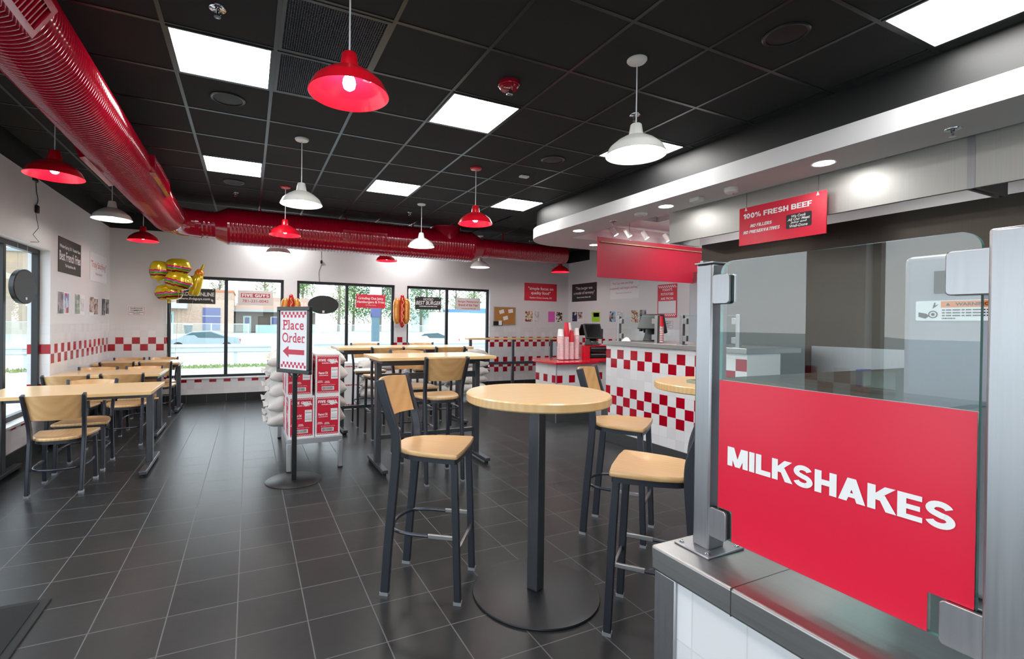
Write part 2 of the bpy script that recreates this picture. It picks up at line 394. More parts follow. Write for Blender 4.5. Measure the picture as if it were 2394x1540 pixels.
def letters(g, body, cx, cy, wd, ht, o, u, v, lift=0.0015, bold=0.0, shear=0.0, sp=1.0):
    """write body fitted into a wd x ht box centred on (cx, cy) of frame o,u,v"""
    if body[0] == '~':                                   # print too small to read: a broken line
        x = cx-wd/2; i = 0
        while x < cx+wd/2-1e-6:
            q = min(wd*(0.06+0.05*((i*7) % 3)), cx+wd/2-x); rect(g, x, cy-ht/2, x+q, cy+ht/2, o, u, v, lift); x += q+wd*0.025; i += 1
        return g
    vs, fs, x0, x1, y0, y1 = block_text(body[1:], shear) if body[0] == '#' else glyphs(body, bold, shear, False, sp)
    o, u, v = Vector(o), Vector(u).normalized(), Vector(v).normalized(); n = u.cross(v)
    sx = wd/(x1-x0); sy = ht/(y1-y0)
    dz = [0.0]*len(vs)
    if body[0] == '#':                                    # overlapping strokes lie a hair apart
        for k, f in enumerate(fs):
            for i in f: dz[i] = (k % 40)*0.00003
    g.add([o + u*(cx+(x-(x0+x1)/2)*sx) + v*(cy+(y-(y0+y1)/2)*sy) + n*(lift+dz[i]) for i, (x, y) in enumerate(vs)], fs); return g
def rect(g, x0, y0, x1, y1, o, u, v, lift=0.0008):
    o, u, v = Vector(o), Vector(u).normalized(), Vector(v).normalized(); n = u.cross(v)
    return g.add([o + u*x + v*y + n*lift for x, y in ((x0, y0), (x1, y0), (x1, y1), (x0, y1))], [(0, 1, 2, 3)])
def checks(g, x0, y0, n, s, o, u, v, lift=0.001, flip=0):
    for i in range(n): 
        for r in (0, 1):
            if (i+r+flip) % 2 == 0: rect(g, x0+i*s, y0+r*s, x0+(i+1)*s, y0+(r+1)*s, o, u, v, lift)
    return g
Z3 = (0, 0, 1)
def sign(name, label, cat, o, u, wd, ht, board, lines, inkm, t=0.006, group=None, extra=None, rad=0.0):
    """flat sign: lower-left corner o, along u, upright; lines = (text, cx, cy, w, h, bold, shear) in fractions"""
    o, u = Vector(o), Vector(u).normalized(); v = Vector(Z3); n = u.cross(v)
    th = thing(name, label, cat, tuple(o + u*wd/2), 0, group); off = -(o + u*wd/2)
    oo = o + off
    g = G(); g.prism(rrect(0, 0, wd, ht, rad or 0.002, 3), oo, u, v, t); obj('board', g, board, th)
    if lines:
        g = G()
        for L in lines:
            letters(g, L[0], L[1]*wd, L[2]*ht, L[3]*wd, L[4]*ht, oo, u, v, t+0.0012, L[5] if len(L) > 5 else 0, L[6] if len(L) > 6 else 0)
        obj('lettering', g, inkm, th, smooth=0)
    if extra: extra(th, oo, u, v, t)
    return th

# ------------------------------------------------------------------ palette
M = MATS
floor_mat()
plain('white_paint', (222, 222, 225), 0.6, var=0.02)
plain('soffit_grey', (205, 205, 208), 0.6, var=0.02)
plain('front_grey', (96, 96, 98), 0.6, var=0.02)
plain('black_paint', (27, 28, 29), 0.5, var=0.1)
plain('ceiling_tile', (22, 23, 25), 0.85, var=0.25, sc=60, bump=0.25)
plain('grid_black', (34, 37, 39), 0.3, var=0.05)
plain('grille_black', (16, 17, 18), 0.55)
plain('frame_metal', (34, 36, 40), 0.38, 0.25, var=0.12)
plain('chair_metal', (66, 69, 77), 0.34, 0.6, var=0.12)
plain('table_metal', (84, 86, 92), 0.36, 0.6, var=0.15)
plain('black_metal', (24, 25, 27), 0.4, 0.3)
plain('black_plastic', (22, 23, 25), 0.35)
plain('screen_glass', (16, 17, 18), 0.08)
plain('rubber', (18, 18, 18), 0.8)
plain('mat_black', (20, 20, 21), 0.95, var=0.3, sc=90, bump=0.6)
plain('duct_red', (160, 6, 36), 0.13, var=0.05, coat=0.6)
plain('lamp_red', (205, 12, 34), 0.28, coat=0.5, var=0.03)
plain('lamp_white', (226, 226, 222), 0.3, coat=0.4, var=0.02)
plain('vinyl_red', (226, 36, 66), 0.22, var=0.02)
plain('sign_red', (216, 38, 62), 0.4, var=0.02)
plain('header_red', (184, 10, 50), 0.42, var=0.03)
plain('counter_red', (205, 6, 36), 0.18, coat=0.5, var=0.03)
plain('box_red', (205, 18, 52), 0.45, var=0.04)
plain('ink_white', (242, 242, 244), 0.5, var=0.01)
plain('ink_red', (196, 30, 72), 0.5, var=0.02)
plain('ink_dull_red', (190, 62, 66), 0.5, var=0.02)
plain('ink_black', (28, 27, 28), 0.5)
plain('sign_black', (42, 40, 40), 0.45, var=0.04)
plain('sign_white', (232, 233, 238), 0.45, var=0.01)
plain('sign_pale', (224, 216, 216), 0.5, var=0.02)
plain('paper', (236, 236, 236), 0.7, var=0.02)
plain('carton_white', (232, 232, 234), 0.6, var=0.03)
plain('sack_paper', (214, 210, 206), 0.75, var=0.08, sc=14, bump=0.5)
plain('cork', (176, 124, 66), 0.9, var=0.2, sc=70)
plain('cord_white', (214, 214, 218), 0.4)
plain('cord_black', (30, 26, 28), 0.5)
plain('chain_grey', (120, 112, 100), 0.4, 0.6)
plain('cup_white', (236, 232, 232), 0.5)
plain('cup_red', (214, 30, 52), 0.5)
plain('aluminium', (196, 198, 202), 0.32, 0.75, var=0.05)
plain('chrome', (200, 202, 206), 0.12, 1.0, var=0.03)
plain('orange_label', (232, 128, 36), 0.4)
plain('blue_plastic', (34, 70, 170), 0.4)
plain('detector_white', (226, 226, 224), 0.45)
steel('steel', (172, 172, 176), 0.36)
steel('steel_h', (172, 172, 172), 0.36, axis=1)
steel('hood_steel', (190, 189, 185), 0.5, axis=2)
steel('wall_steel', (92, 86, 80), 0.36, axis=2)
steel('steel_dark', (132, 128, 122), 0.3, axis=2)
wood('oak', (214, 172, 116), (234, 200, 146), 0)
wood('oak_y', (192, 146, 90), (228, 190, 134), 1)
wood('oak_seat', (206, 160, 106), (232, 192, 140), 1)
wood('oak_back', (198, 150, 96), (224, 180, 126), 0)
thin_glass('window_glass', (0.93, 0.97, 0.96), 1.45, 0, 1.2)
thin_glass('guard_glass', (0.92, 0.97, 0.96), 1.52, 0, 2.0)
thin_glass('shelf_glass', (0.62, 0.78, 0.78), 1.6, 0.05, 1.3)
plain('glass_edge', (96, 160, 150), 0.1)
emit('panel_light', (1.0, 0.985, 0.95), PANEL_L)
emit('bulb_light', (1.0, 0.95, 0.87), BULB_L)
emit('down_light', (1.0, 0.99, 0.97), DOWN_L)
emit('spot_light', (1.0, 0.97, 0.92), SPOT_L)
BANDS = [(0, 1), (4, 6)]
tile_wall('tile_back', 0, TX0, 1.355, BANDS, (222, 222, 225))
tile_wall('tile_left', 1, 7.122, 1.355, BANDS, (222, 222, 225))
tile_wall('tile_right', 1, 9.55-60*TP, 1.355, BANDS, (222, 222, 225))
tile_wall('tile_counter_l', 1, 0.787-60*TP, 3.0, BANDS, (222, 222, 225))
tile_wall('tile_red_l', 2, 0.0, 3.0, [(4, 4)], (222, 222, 225))
tile_wall('tile_mc', 1, -0.10, 3.0, [(90, 91)], (222, 222, 225), 0.126, 0.854)
plain('kick_tile', (62, 64, 67), 0.4)
plain('machine_grey', (150, 148, 158), 0.4, 0.35)
plain('brass_rod', (196, 164, 130), 0.3, 0.6)
thin_glass('acrylic', (0.95, 0.96, 0.97), 1.45, 0.0, 0.8)

# ------------------------------------------------------------------ room shell
XL, XR, YB, YF, ZC, ZW = -2.03, 6.97, 9.55, -2.6, 3.157, 2.9
g = G(); g.box(XL-0.2, XR+0.2, YF-0.2, YB+0.2, -0.12, 0); struct('floor', g, M['floor'])
g = G(); g.box(XL-0.2, XR+0.2, YF-0.2, YB+0.2, ZC, ZC+0.1); struct('ceiling', g, M['ceiling_tile'])
# T-bar grid
g = G(); T2 = 0.6096; gx0, gy0 = -0.4686, 3.9423
k = -3
while gx0+k*T2 < 3.9:
    x = gx0+k*T2
    if x > XL: g.box(x-0.012, x+0.012, YF, YB, ZC-0.004, ZC+0.01)
    k += 1
k = -11
while gy0+k*T2 < YB:
    y = gy0+k*T2
    if y > YF: g.box(XL, 6.97 if y > 6.75 else 3.9, y-0.012, y+0.012, ZC-0.0038, ZC+0.01)
    k += 1
for k in (7, 8, 9, 10, 11):
    x = gx0+k*T2; g.box(x-0.012, x+0.012, 6.75, YB, ZC-0.004, ZC+0.01)
struct('trim_1', g, M['grid_black'], smooth=0)['label'] = 'black ceiling grid'
def wall_open(g, ax, a0, a1, z0, z1, opens, d0, d1):
    """wall along axis ax (0: X, 1: Y) of depth d0..d1 with rectangular openings (a,b,za,zb)"""
    def bx(p, q, r, s_):
        if q-p < 1e-4 or s_-r < 1e-4: return
        g.box(p, q, d0, d1, r, s_) if ax == 0 else g.box(d0, d1, p, q, r, s_)
    cur = a0
    for a, b, za, zb in sorted(opens):
        bx(cur, a, z0, z1); bx(a, b, z0, za); bx(a, b, zb, z1); cur = b
    bx(cur, a1, z0, z1)
WB = [(-1.245, 0.585, 0.425, 2.185), (0.815, 2.685, 0.425, 2.185), (2.94, 4.85, 0.425, 2.185)]
WL = [(-1.9, 1.9, 0.4, 2.185), (2.3, 6.985, 0.4, 2.185)]
WF = [(-1.6, 0.6, 0.05, 2.3), (0.9, 3.4, 0.4, 2.3)]
g = G(); wall_open(g, 0, XL-0.2, XR+0.2, 0, ZW, WB, YB, YB+0.2); struct('wall_back', g, M['tile_back'], smooth=0)
g = G(); wall_open(g, 1, YF, YB, 0, ZW, WL, XL-0.2, XL); struct('wall_left', g, M['tile_left'], smooth=0)
g = G(); g.box(XR, XR+0.2, YF, YB, 0, ZW); struct('wall_right', g, M['tile_right'], smooth=0)
g = G(); wall_open(g, 0, XL-0.2, XR+0.2, 0, ZC, WF, YF-0.2, YF); struct('wall_front', g, M['front_grey'], smooth=0)
g = G(); g.box(XL-0.2, XR+0.2, YB, YB+0.2, ZW, ZC); g.box(XL-0.2, XL, YF, YB, ZW, ZC); g.box(XR, XR+0.2, 8.77, YB, ZW, ZC)
struct('trim_2', g, M['black_paint'], smooth=0)['label'] = 'black painted band along the top of the walls'
g = G(); g.box(XR, XR+0.2, YF, 8.77, ZW, ZC); struct('trim_3', g, M['white_paint'], smooth=0)
# baseboards: dark tile
g = G(); g.box(XL, XR, YB-0.012, YB, 0, 0.145); struct('baseboard_back', g, M['floor'], smooth=0)
g = G(); g.box(XL, XL+0.012, YF, YB-0.012, 0, 0.145); struct('baseboard_left', g, M['floor'], smooth=0)
g = G(); g.box(XR-0.012, XR, 6.0, YB-0.012, 0, 0.145); struct('baseboard_right', g, M['floor'], smooth=0)
# windows
def window(n, ax, a, b, za, zb, depth, muls, sgn):
    """ax 0: glass plane y=depth; ax 1: glass plane x=depth"""
    r = struct('window_%d' % n); fwd = 0.05; d0, d1 = depth-0.03, depth+0.03
    def bx(g, p, q, r_, s_, e0=d0, e1=d1): g.box(p, q, e0, e1, r_, s_) if ax == 0 else g.box(e0, e1, p, q, r_, s_)
    g = G(); bx(g, a, a+fwd, za, zb); bx(g, b-fwd, b, za, zb); bx(g, a+fwd, b-fwd, zb-fwd, zb); bx(g, a+fwd, b-fwd, za, za+fwd)
    for m in muls: bx(g, m-0.028, m+0.028, za+fwd, zb-fwd)
    obj('window_frame', g, M['frame_metal'], r, smooth=0, bev=0.003)
    ed = [a+fwd] + [e for m in muls for e in (m-0.028, m+0.028)] + [b-fwd]
    for i in range(0, len(ed), 2):
        g = G(); z0, z1 = za+fwd, zb-fwd; p, q = ed[i], ed[i+1]
        if ax == 0: g.add([(p, depth, z0), (q, depth, z0), (q, depth, z1), (p, depth, z1)], [(0, 1, 2, 3)])
        else: g.add([(depth, p, z0), (depth, q, z0), (depth, q, z1), (depth, p, z1)], [(0, 1, 2, 3)])
        obj('window_pane', g, M['window_glass'], r, smooth=0)
    return r
for i, (a, b, za, zb) in enumerate(WB):
    window(i+1, 0, a, b, za, zb, YB+0.09, [[-0.36], [1.74], [3.85]][i], 1)
window(4, 1, *WL[0][:2], WL[0][2], WL[0][3], XL-0.12, [-0.6, 0.65], -1)
window(5, 1, *WL[1][:2], WL[1][2], WL[1][3], XL-0.12, [3.25, 4.2, 5.15, 6.12], -1)
window(6, 0, *WF[0][:2], WF[0][2], WF[0][3], YF-0.1, [-0.5], 1)
window(7, 0, *WF[1][:2], WF[1][2], WF[1][3], YF-0.1, [2.15], 1)
g = G()
for a, b, za, zb in WB: g.box(a, b, YB-0.02, YB+0.07, za-0.022, za+0.004)
g.box(XL-0.1, XL+0.02, 2.3, 6.985, 0.378, 0.404); struct('trim_4', g, M['white_paint'], bev=0.003)['label'] = 'white window stools'

# ------------------------------------------------------------------ soffit over the counters
def curve_path(r, xo, yc, x_end, y_top, n=14, y_start=YF):
    pts = [(xo, y_start), (xo, yc)]
    for i in range(1, n+1):
        t = PI - PI/2*i/n; pts.append((xo+r+r*math.cos(t), yc+r*math.sin(t)))
    pts.append((x_end, yc+r)); return pts
def strip(g, outer, inner, z0, z1):
    n = len(outer)
    for i in range(n-1):
        a, b, c, d = outer[i], outer[i+1], inner[i+1], inner[i]
        q = [(*p, z0) for p in (a, b, c, d)] + [(*p, z1) for p in (a, b, c, d)]
        g.add(q, [(0, 1, 2, 3), (7, 6, 5, 4), (0, 4, 5, 1), (1, 5, 6, 2), (2, 6, 7, 3), (3, 7, 4, 0)])
    return g
SZ = 2.727
out1 = curve_path(0.75, 3.855, 5.97, 6.97, 0); inn1 = curve_path(0.02, 4.376, 5.91, 6.97, 0)
out2 = curve_path(0.70, 3.905, 5.97, 6.97, 0); in2 = curve_path(0.60, 4.0, 5.97, 6.97, 0)
g = G(); strip(g, out1, inn1, SZ, 2.88); struct('trim_5', g, M['soffit_grey'], smooth=50)['label'] = 'white drop soffit with a rounded corner'
g = G(); strip(g, out2, in2, 2.88, ZC); struct('trim_6', g, M['black_paint'], smooth=50)
g = G(); g.box(4.36, XR, YF, 5.95, 3.02, 3.06); struct('trim_7', g, M['white_paint'])['label'] = 'white ceiling over the kitchen'
g = G(); strip(g, curve_path(0.06, 4.34, 5.90, 6.97, 0), inn1, 2.88, 3.06); struct('trim_8', g, M['white_paint'], smooth=50)

# ------------------------------------------------------------------ ceiling fixtures
def ceiling_light(ix, iy, label, proto=None):
    x, y = gx0+ix*T2+T2/2, gy0+iy*T2+T2/2
    if proto: return dup(proto, (x, y, ZC), 0, label)
    t = thing('ceiling_light', label, 'ceiling light', (x, y, ZC), 0, 'square flat light panels in the black ceiling')
    g = G(); h, i = T2/2-0.012, 0.278
    for a in ((-h, h, -h, -i), (-h, h, i, h), (-h, -i, -i, i), (i, h, -i, i)): g.box(*a, -0.010, 0.0)
    obj('frame', g, M['grid_black'], t, smooth=0)
    g = G(); g.box(-i, i, -i, i, -0.007, -0.002); obj('diffuser', g, M['panel_light'], t, smooth=0)
    return t
CL = ceiling_light(0, -1, 'big bright light panel next to the black ceiling vent grilles')
for ix, iy, lb in ((3, -1, 'light panel beside the red fire strobe'), (6, -1, 'light panel half hidden above the big white pendant'),
                   (0, 3, 'light panel near the bend of the red duct'), (3, 3, 'light panel midway between white and red pendants, before the cross duct'),
                   (6, 3, 'small looking light panel near the rounded soffit corner'), (1, 8, 'added unseen light panel above the duct, over the first window'), (5, 8, 'added unseen light panel above the duct, over the third window'),  # the two panels behind the duct are unseen, added to brighten the back wall
                   (6, -5, 'light panel cut by the picture edge above the soffit')):
    ceiling_light(ix, iy, lb, CL)
for ix, iy, lb in ((0, -5, 'added unseen light panel over the floor mat'), (3, -5, 'added unseen light panel over the milkshake counter'),  # out of view: panel grid carried on, added for light from behind the camera
                   (0, -9, 'added unseen light panel by the front glass behind the mat'), (3, -9, 'added unseen light panel by the front glass behind the counter')):
    ceiling_light(ix, iy, lb, CL)
c_ = dup(CL, (5.95, 4.75, 3.02), 0, 'light panel in the white kitchen ceiling, behind the hood corner'); c_['group'] = 'light panels in the white kitchen ceiling'
c_ = dup(CL, (5.95, 2.6, 3.02), 0, 'light panel in the white kitchen ceiling, hidden by the hood'); c_['group'] = 'light panels in the white kitchen ceiling'
def return_grille(ix, iy, label, proto=None):
    x, y = gx0+ix*T2+T2/2, gy0+iy*T2+T2/2
    if proto: return dup(proto, (x, y, ZC), 0, label)
    t = thing('ceiling_vent', label, 'air vent', (x, y, ZC), 0, 'eggcrate return vents')
    g = G(); h, i = T2/2-0.012, 0.27
    for a in ((-h, h, -h, -i), (-h, h, i, h), (-h, -i, -i, i), (i, h, -i, i)): g.box(*a, -0.008, 0.0)
    obj('frame', g, M['grid_black'], t, smooth=0)
    g = G(); n = 40
    for k in range(1, n):
        p = -i+2*i*k/n; g.box(p-0.0012, p+0.0012, -i, i, -0.006, 0.0); g.box(-i, i, p-0.0012, p+0.0012, -0.0058, 0.0)
    obj('eggcrate_grille', g, M['chair_metal'], t, smooth=0)
    g = G(); g.box(-i, i, -i, i, -0.0015, 0); obj('backing', g, M['grille_black'], t, smooth=0)
    return t
RV = return_grille(1, -2, 'black eggcrate vent in the ceiling behind the red pendant cord')
return_grille(1, -1, 'black eggcrate vent in the ceiling beside the big light panel', RV)
def speaker(x, y, label, proto=None):
    if proto: return dup(proto, (x, y, ZC), 0, label)
    t = thing('ceiling_speaker', label, 'speaker', (x, y, ZC), 0, 'round black ceiling speakers')
    g = G(); g.lathe([(0.125, 0), (0.125, -0.006), (0.118, -0.011), (0.105, -0.008), (0.105, 0)], 40); obj('rim', g, M['grid_black'], t)
    g = G(); g.lathe([(0.105, -0.004), (0.05, -0.006), (0.0, -0.0065)], 40); obj('grille', g, M['grille_black'], t); return t
SP = speaker(-0.16, 4.25, 'round black ceiling speaker next to the big light panel')
for x, y, lb in ((2.86, 1.81, 'large looking black ceiling speaker near the soffit, right of the white pendant'), (2.88, 4.25, 'black ceiling speaker left of the white pendant shade'),
                 (-0.18, 6.74, 'black ceiling speaker just behind the second light panel')): speaker(x, y, lb, SP)
def sprinkler(x, y, z, label, proto=None):
    if proto: return dup(proto, (x, y, z), 0, label)
    t = thing('fire_sprinkler', label, 'sprinkler', (x, y, z), 0, 'small chrome sprinkler heads')
    g = G(); g.lathe([(0.045, 0), (0.043, -0.006), (0.032, -0.004), (0.026, -0.008), (0.014, -0.006), (0.012, 0)], 24); obj('escutcheon', g, M['chrome'], t)
    g = G(); g.lathe([(0.011, 0), (0.011, -0.02), (0.006, -0.022), (0.004, -0.045), (0.005, -0.047)], 12)
    g.tube(spline([(0.010, 0, -0.02), (0.017, 0, -0.034), (0.004, 0, -0.048)]), 0.003, 6); g.tube(spline([(-0.010, 0, -0.02), (-0.017, 0, -0.034), (-0.004, 0, -0.048)]), 0.003, 6)
    obj('frame', g, M['chrome'], t)
    g = G(); g.lathe([(0.0, -0.047), (0.018, -0.048), (0.018, -0.050), (0.0, -0.051)], 16); obj('deflector', g, M['chrome'], t); return t
SK = sprinkler(-0.17, 3.05, ZC, 'chrome sprinkler head in front of the big light panel')
for x, y, z, lb in ((2.86, 3.04, ZC, 'chrome sprinkler head behind the white pendant cord'), (-0.17, 7.32, ZC, 'chrome sprinkler head before the duct reducer'),
                    (2.28, 7.32, ZC, 'chrome sprinkler head beside the far white pendant cord'), (4.13, 1.52, SZ, 'dark sprinkler head under the soffit, right of the hanging red sign'),
                    (4.12, 4.73, SZ, 'small sprinkler head under the soffit above the red header board'), (5.3, 8.6, ZC, 'far sprinkler head above the thin end of the duct')):
    sprinkler(x, y, z, lb, SK)
t = thing('fire_strobe', 'red round fire alarm strobe on the black ceiling', 'fire alarm', (1.68, 3.05, ZC))
g = G(); g.lathe([(0.078, 0), (0.078, -0.022), (0.074, -0.026), (0.070, -0.026), (0.070, -0.034), (0.060, -0.046), (0.0, -0.05)], 36); obj('housing', g, M['duct_red'], t)
g = G(); g.box(-0.016, 0.030, -0.013, 0.013, -0.085, -0.045); obj('strobe_lens', g, M['chrome'], t, bev=0.006)
g = G(); letters(g, 'FIRE', 0, 0, 0.05, 0.016, (-0.028, -0.026, -0.0495), (0.97, -0.24, 0), (-0.24, -0.97, 0), 0.001, 0.02); obj('lettering', g, M['ink_white'], t, smooth=0)
t = thing('motion_sensor', 'small white sensor tile on the black ceiling', 'sensor', (2.9, 4.87, ZC))
g = G(); g.prism(rrect(-0.055, -0.035, 0.055, 0.035, 0.012), (0, 0, 0), (1, 0, 0), (0, -1, 0), 0.018); obj('housing', g, M['detector_white'], t, bev=0.004)
def detector(x, y, label, r, h):
    t = thing('smoke_detector', label, 'smoke detector', (x, y, SZ))
    g = G(); g.lathe([(r, 0), (r, -h*0.4), (r*0.93, -h*0.5), (r*0.9, -h*0.8), (r*0.6, -h), (0, -h)], 32); obj('housing', g, M['detector_white'], t)
    g = G(); g.ball((r*0.1, -r*0.3, -h), 0.012, n=10, m=6); obj('indicator_lens', g, M['chrome'], t)
detector(4.10, 3.085, 'white smoke detector left of the hanging red sign chain', 0.062, 0.05)
detector(4.12, 4.26, 'flat white smoke detector under the soffit near the sprinkler', 0.075, 0.028)
t = thing('junction_box', 'white square box under the soffit beside the smoke detector', 'box', (4.10, 3.47, SZ))
g = G(); g.box(-0.045, 0.045, -0.055, 0.055, -0.04, 0); obj('housing', g, M['detector_white'], t, bev=0.008)
g = G(); g.box(-0.012, 0.012, -0.02, 0.02, -0.043, -0.039); obj('button', g, M['sign_pale'], t)
def downlight(x, y, label, proto=None):
    if proto: return dup(proto, (x, y, SZ), 0, label)
    t = thing('downlight', label, 'downlight', (x, y, SZ), 0, 'round recessed downlights in the soffit')
    g = G(); g.lathe([(0.085, 0), (0.083, -0.006), (0.072, -0.004), (0.072, 0)], 36); obj('rim', g, M['lamp_white'], t)
    g = G(); g.lathe([(0.072, -0.003), (0.0, -0.004)], 36); obj('lens', g, M['down_light'], t); return t
DL = downlight(4.10, 2.28, 'glowing round downlight right above the hanging red sign')
for x, y, lb in ((4.10, 3.87, 'round downlight left of the white junction box'), (4.12, 5.43, 'round downlight nearest the rounded soffit corner'), (5.07, 6.27, 'round downlight beside the end of the red header board')):
    downlight(x, y, lb, DL)
t = thing('air_register', 'white slotted air register in the ceiling behind the red header', 'air vent', (5.35, 5.2, 3.02))
g = G()
for k in range(5):
    s_ = 0.28-0.05*k
    for a in ((-s_, s_, -s_, -s_+0.02), (-s_, s_, s_-0.02, s_), (-s_, -s_+0.02, -s_, s_), (s_-0.02, s_, -s_, s_)): g.box(*a, -0.02+0.003*k, 0)
obj('louver', g, M['aluminium'], t, smooth=0)

# ------------------------------------------------------------------ red duct
DX, DY, DZ = -1.02, 8.15, 2.84
def ribbed(g, p, q, r, pitch=0.034, n=48, rib=0.0035):
    """spiral duct: cylinder p->q with narrow raised seams"""
    p, q = Vector(p), Vector(q); L = (q-p).length; d = (q-p)/L; x = d.orthogonal().normalized(); y = d.cross(x)
    prof = []; k = int(L/pitch)
    for i in range(k):
        s = i*pitch; prof += [(s, r), (s+pitch*0.55, r-0.0012), (s+pitch*0.66, r+rib), (s+pitch*0.86, r+rib)]
    prof.append((L, r)); m = len(prof); vs = []; fs = []
    for s, rr in prof: vs += [p + d*s + (x*math.cos(2*PI*j/n) + y*math.sin(2*PI*j/n))*rr for j in range(n)]
    for i in range(m-1):
        for j in range(n): fs.append((i*n+j, i*n+(j+1) % n, (i+1)*n+(j+1) % n, (i+1)*n+j))
    return g.add(vs, fs)
t = thing('ventilation_duct', 'glossy red round spiral duct running along the wall and across the windows', 'duct', (DX, DY, DZ))
def rel(x, y, z): return (x-DX, y-DY, z-DZ)
def circ(c, d, r, n=40):
    d = Vector(d).normalized(); x = Vector((0, 0, 1)); y = d.cross(x)
    return [Vector(c) + (x*math.cos(2*PI*j/n) + y*math.sin(2*PI*j/n))*r for j in range(n)]
def loft(g, rings, cap=False):
    n = len(rings[0]); vs = [p for r in rings for p in r]; fs = []
    for i in range(len(rings)-1):
        for j in range(n): fs.append((i*n+j, i*n+(j+1) % n, (i+1)*n+(j+1) % n, (i+1)*n+j))
    if cap: fs.append(tuple((len(rings)-1)*n+j for j in range(n)))
    return g.add(vs, fs)
RS, RB = 0.198, 0.272
g = G(); ribbed(g, rel(DX, -1.2, DZ), rel(DX, 7.78, DZ), 0.202); obj('duct_run', g, M['duct_red'], t, smooth=50)
g = G(); rr = []
for i in range(6):
    a = PI/2*i/5; rr.append(circ(rel(DX+0.37-0.37*math.cos(a), 7.78+0.37*math.sin(a), DZ), (math.sin(a), math.cos(a), 0), RS+0.004))
loft(g, rr); obj('elbow', g, M['duct_red'], t, smooth=12)
g = G(); ribbed(g, rel(-0.65, DY, DZ), rel(-0.46, DY, DZ), RS, 0.06, rib=0.002)
for x in (-0.66, -0.5): loft(g, [circ(rel(x, DY, DZ), (1, 0, 0), RS+0.006), circ(rel(x+0.03, DY, DZ), (1, 0, 0), RS+0.006)])
obj('collar', g, M['duct_red'], t)
g = G(); loft(g, [circ(rel(-0.47, DY, DZ), (1, 0, 0), RS+0.002), circ(rel(-0.45, DY, DZ), (1, 0, 0), RS+0.002), circ(rel(-0.29, DY, DZ), (1, 0, 0), RB+0.003), circ(rel(-0.26, DY, DZ), (1, 0, 0), RB+0.003)]); obj('reducer', g, M['duct_red'], t, smooth=20)
g = G(); ribbed(g, rel(-0.27, DY, DZ), rel(3.70, DY, DZ), RB, 0.05, 56, 0.003); obj('duct_run', g, M['duct_red'], t, smooth=50)
g = G(); loft(g, [circ(rel(3.68, DY, DZ), (1, 0, 0), RB+0.003), circ(rel(3.71, DY, DZ), (1, 0, 0), RB+0.003), circ(rel(3.92, DY, DZ), (1, 0, 0), 0.175), circ(rel(3.95, DY, DZ), (1, 0, 0), 0.175)]); obj('reducer', g, M['duct_red'], t, smooth=20)
g = G(); ribbed(g, rel(3.94, DY, DZ), rel(5.82, DY, DZ), 0.171); obj('duct_run', g, M['duct_red'], t, smooth=50)
g = G(); loft(g, [circ(rel(5.815, DY, DZ), (1, 0, 0), 0.172), circ(rel(5.83, DY, DZ), (1, 0, 0), 0.17), circ(rel(5.832, DY, DZ), (1, 0, 0), 0.01)], True); obj('end_cap', g, M['duct_red'], t)
g = G(); g.lathe([(0.262, 0.02), (0.262, ZC-DZ-0.012), (0.278, ZC-DZ-0.012), (0.278, ZC-DZ)], 44, rel(3.22, DY, DZ)); obj('riser', g, M['duct_red'], t)
g = G(); g.tube([rel(2.62, 7.885, 2.80), rel(3.05, 7.87, 2.80)], 0.008, 8); obj('clip_rail', g, M['chrome'], t)
def register(cx, cy, cz, axis, ang, ln, wd, r, lift=0.03):
    """raised register box on a duct along `axis`, turned by ang about it"""
    if axis == 'x': n = Vector((0, -math.cos(ang), math.sin(ang))); u = Vector((1, 0, 0))
    else: n = Vector((math.cos(ang), 0, math.sin(ang))); u = Vector((0, -1, 0))
    v = n.cross(u); o = Vector(rel(cx, cy, cz)) + n*(r*0.93)
    g = G()
    for a, b, c_, d_ in ((-ln/2, -wd/2, ln/2, -wd/2+0.03), (-ln/2, wd/2-0.03, ln/2, wd/2), (-ln/2, -wd/2+0.03, -ln/2+0.03, wd/2-0.03), (ln/2-0.03, -wd/2+0.03, ln/2, wd/2-0.03)):
        g.prism([(a, b), (c_, b), (c_, d_), (a, d_)], o, u, v, lift+r*0.07)
    k = int(ln/0.03)
    for i in range(1, k):
        x = -ln/2+ln*i/k; g.prism([(x-0.004, -wd/2+0.02), (x+0.004, -wd/2+0.02), (x+0.004, wd/2-0.02), (x-0.004, wd/2-0.02)], o, u, v, lift+r*0.05)
    g.prism([(-ln/2, -wd/2), (ln/2, -wd/2), (ln/2, wd/2), (-ln/2, wd/2)], o-n*0.04, u, v, 0.045)
    obj('register_grille', g, M['duct_red'], t, smooth=0)
register(1.71, DY, DZ, 'x', -0.10, 0.72, 0.17, RB, 0.012)
register(DX, 2.35, DZ, 'y', -0.55, 0.80, 0.17, 0.202)
register(DX, 5.75, DZ, 'y', 0.05, 0.95, 0.16, 0.202)
register(DX, 5.2, DZ, 'y', PI+0.35, 0.9, 0.16, 0.202)
g = G()
for x in (0.15, 1.45, 2.6, 4.4, 5.4):
    g.box(*[v for p in ((x-0.012-DX, x+0.012-DX), (-0.004, 0.004), (RB*0.7 if x < 3.7 else 0.16, ZC-DZ)) for v in p])
for y in (0.6, 3.0, 5.4, 7.3): g.box(-0.012, 0.012, y-DY-0.01, y-DY+0.01, 0.19, ZC-DZ)
obj('hanger_strap', g, M['duct_red'], t, smooth=0)
g_ = None

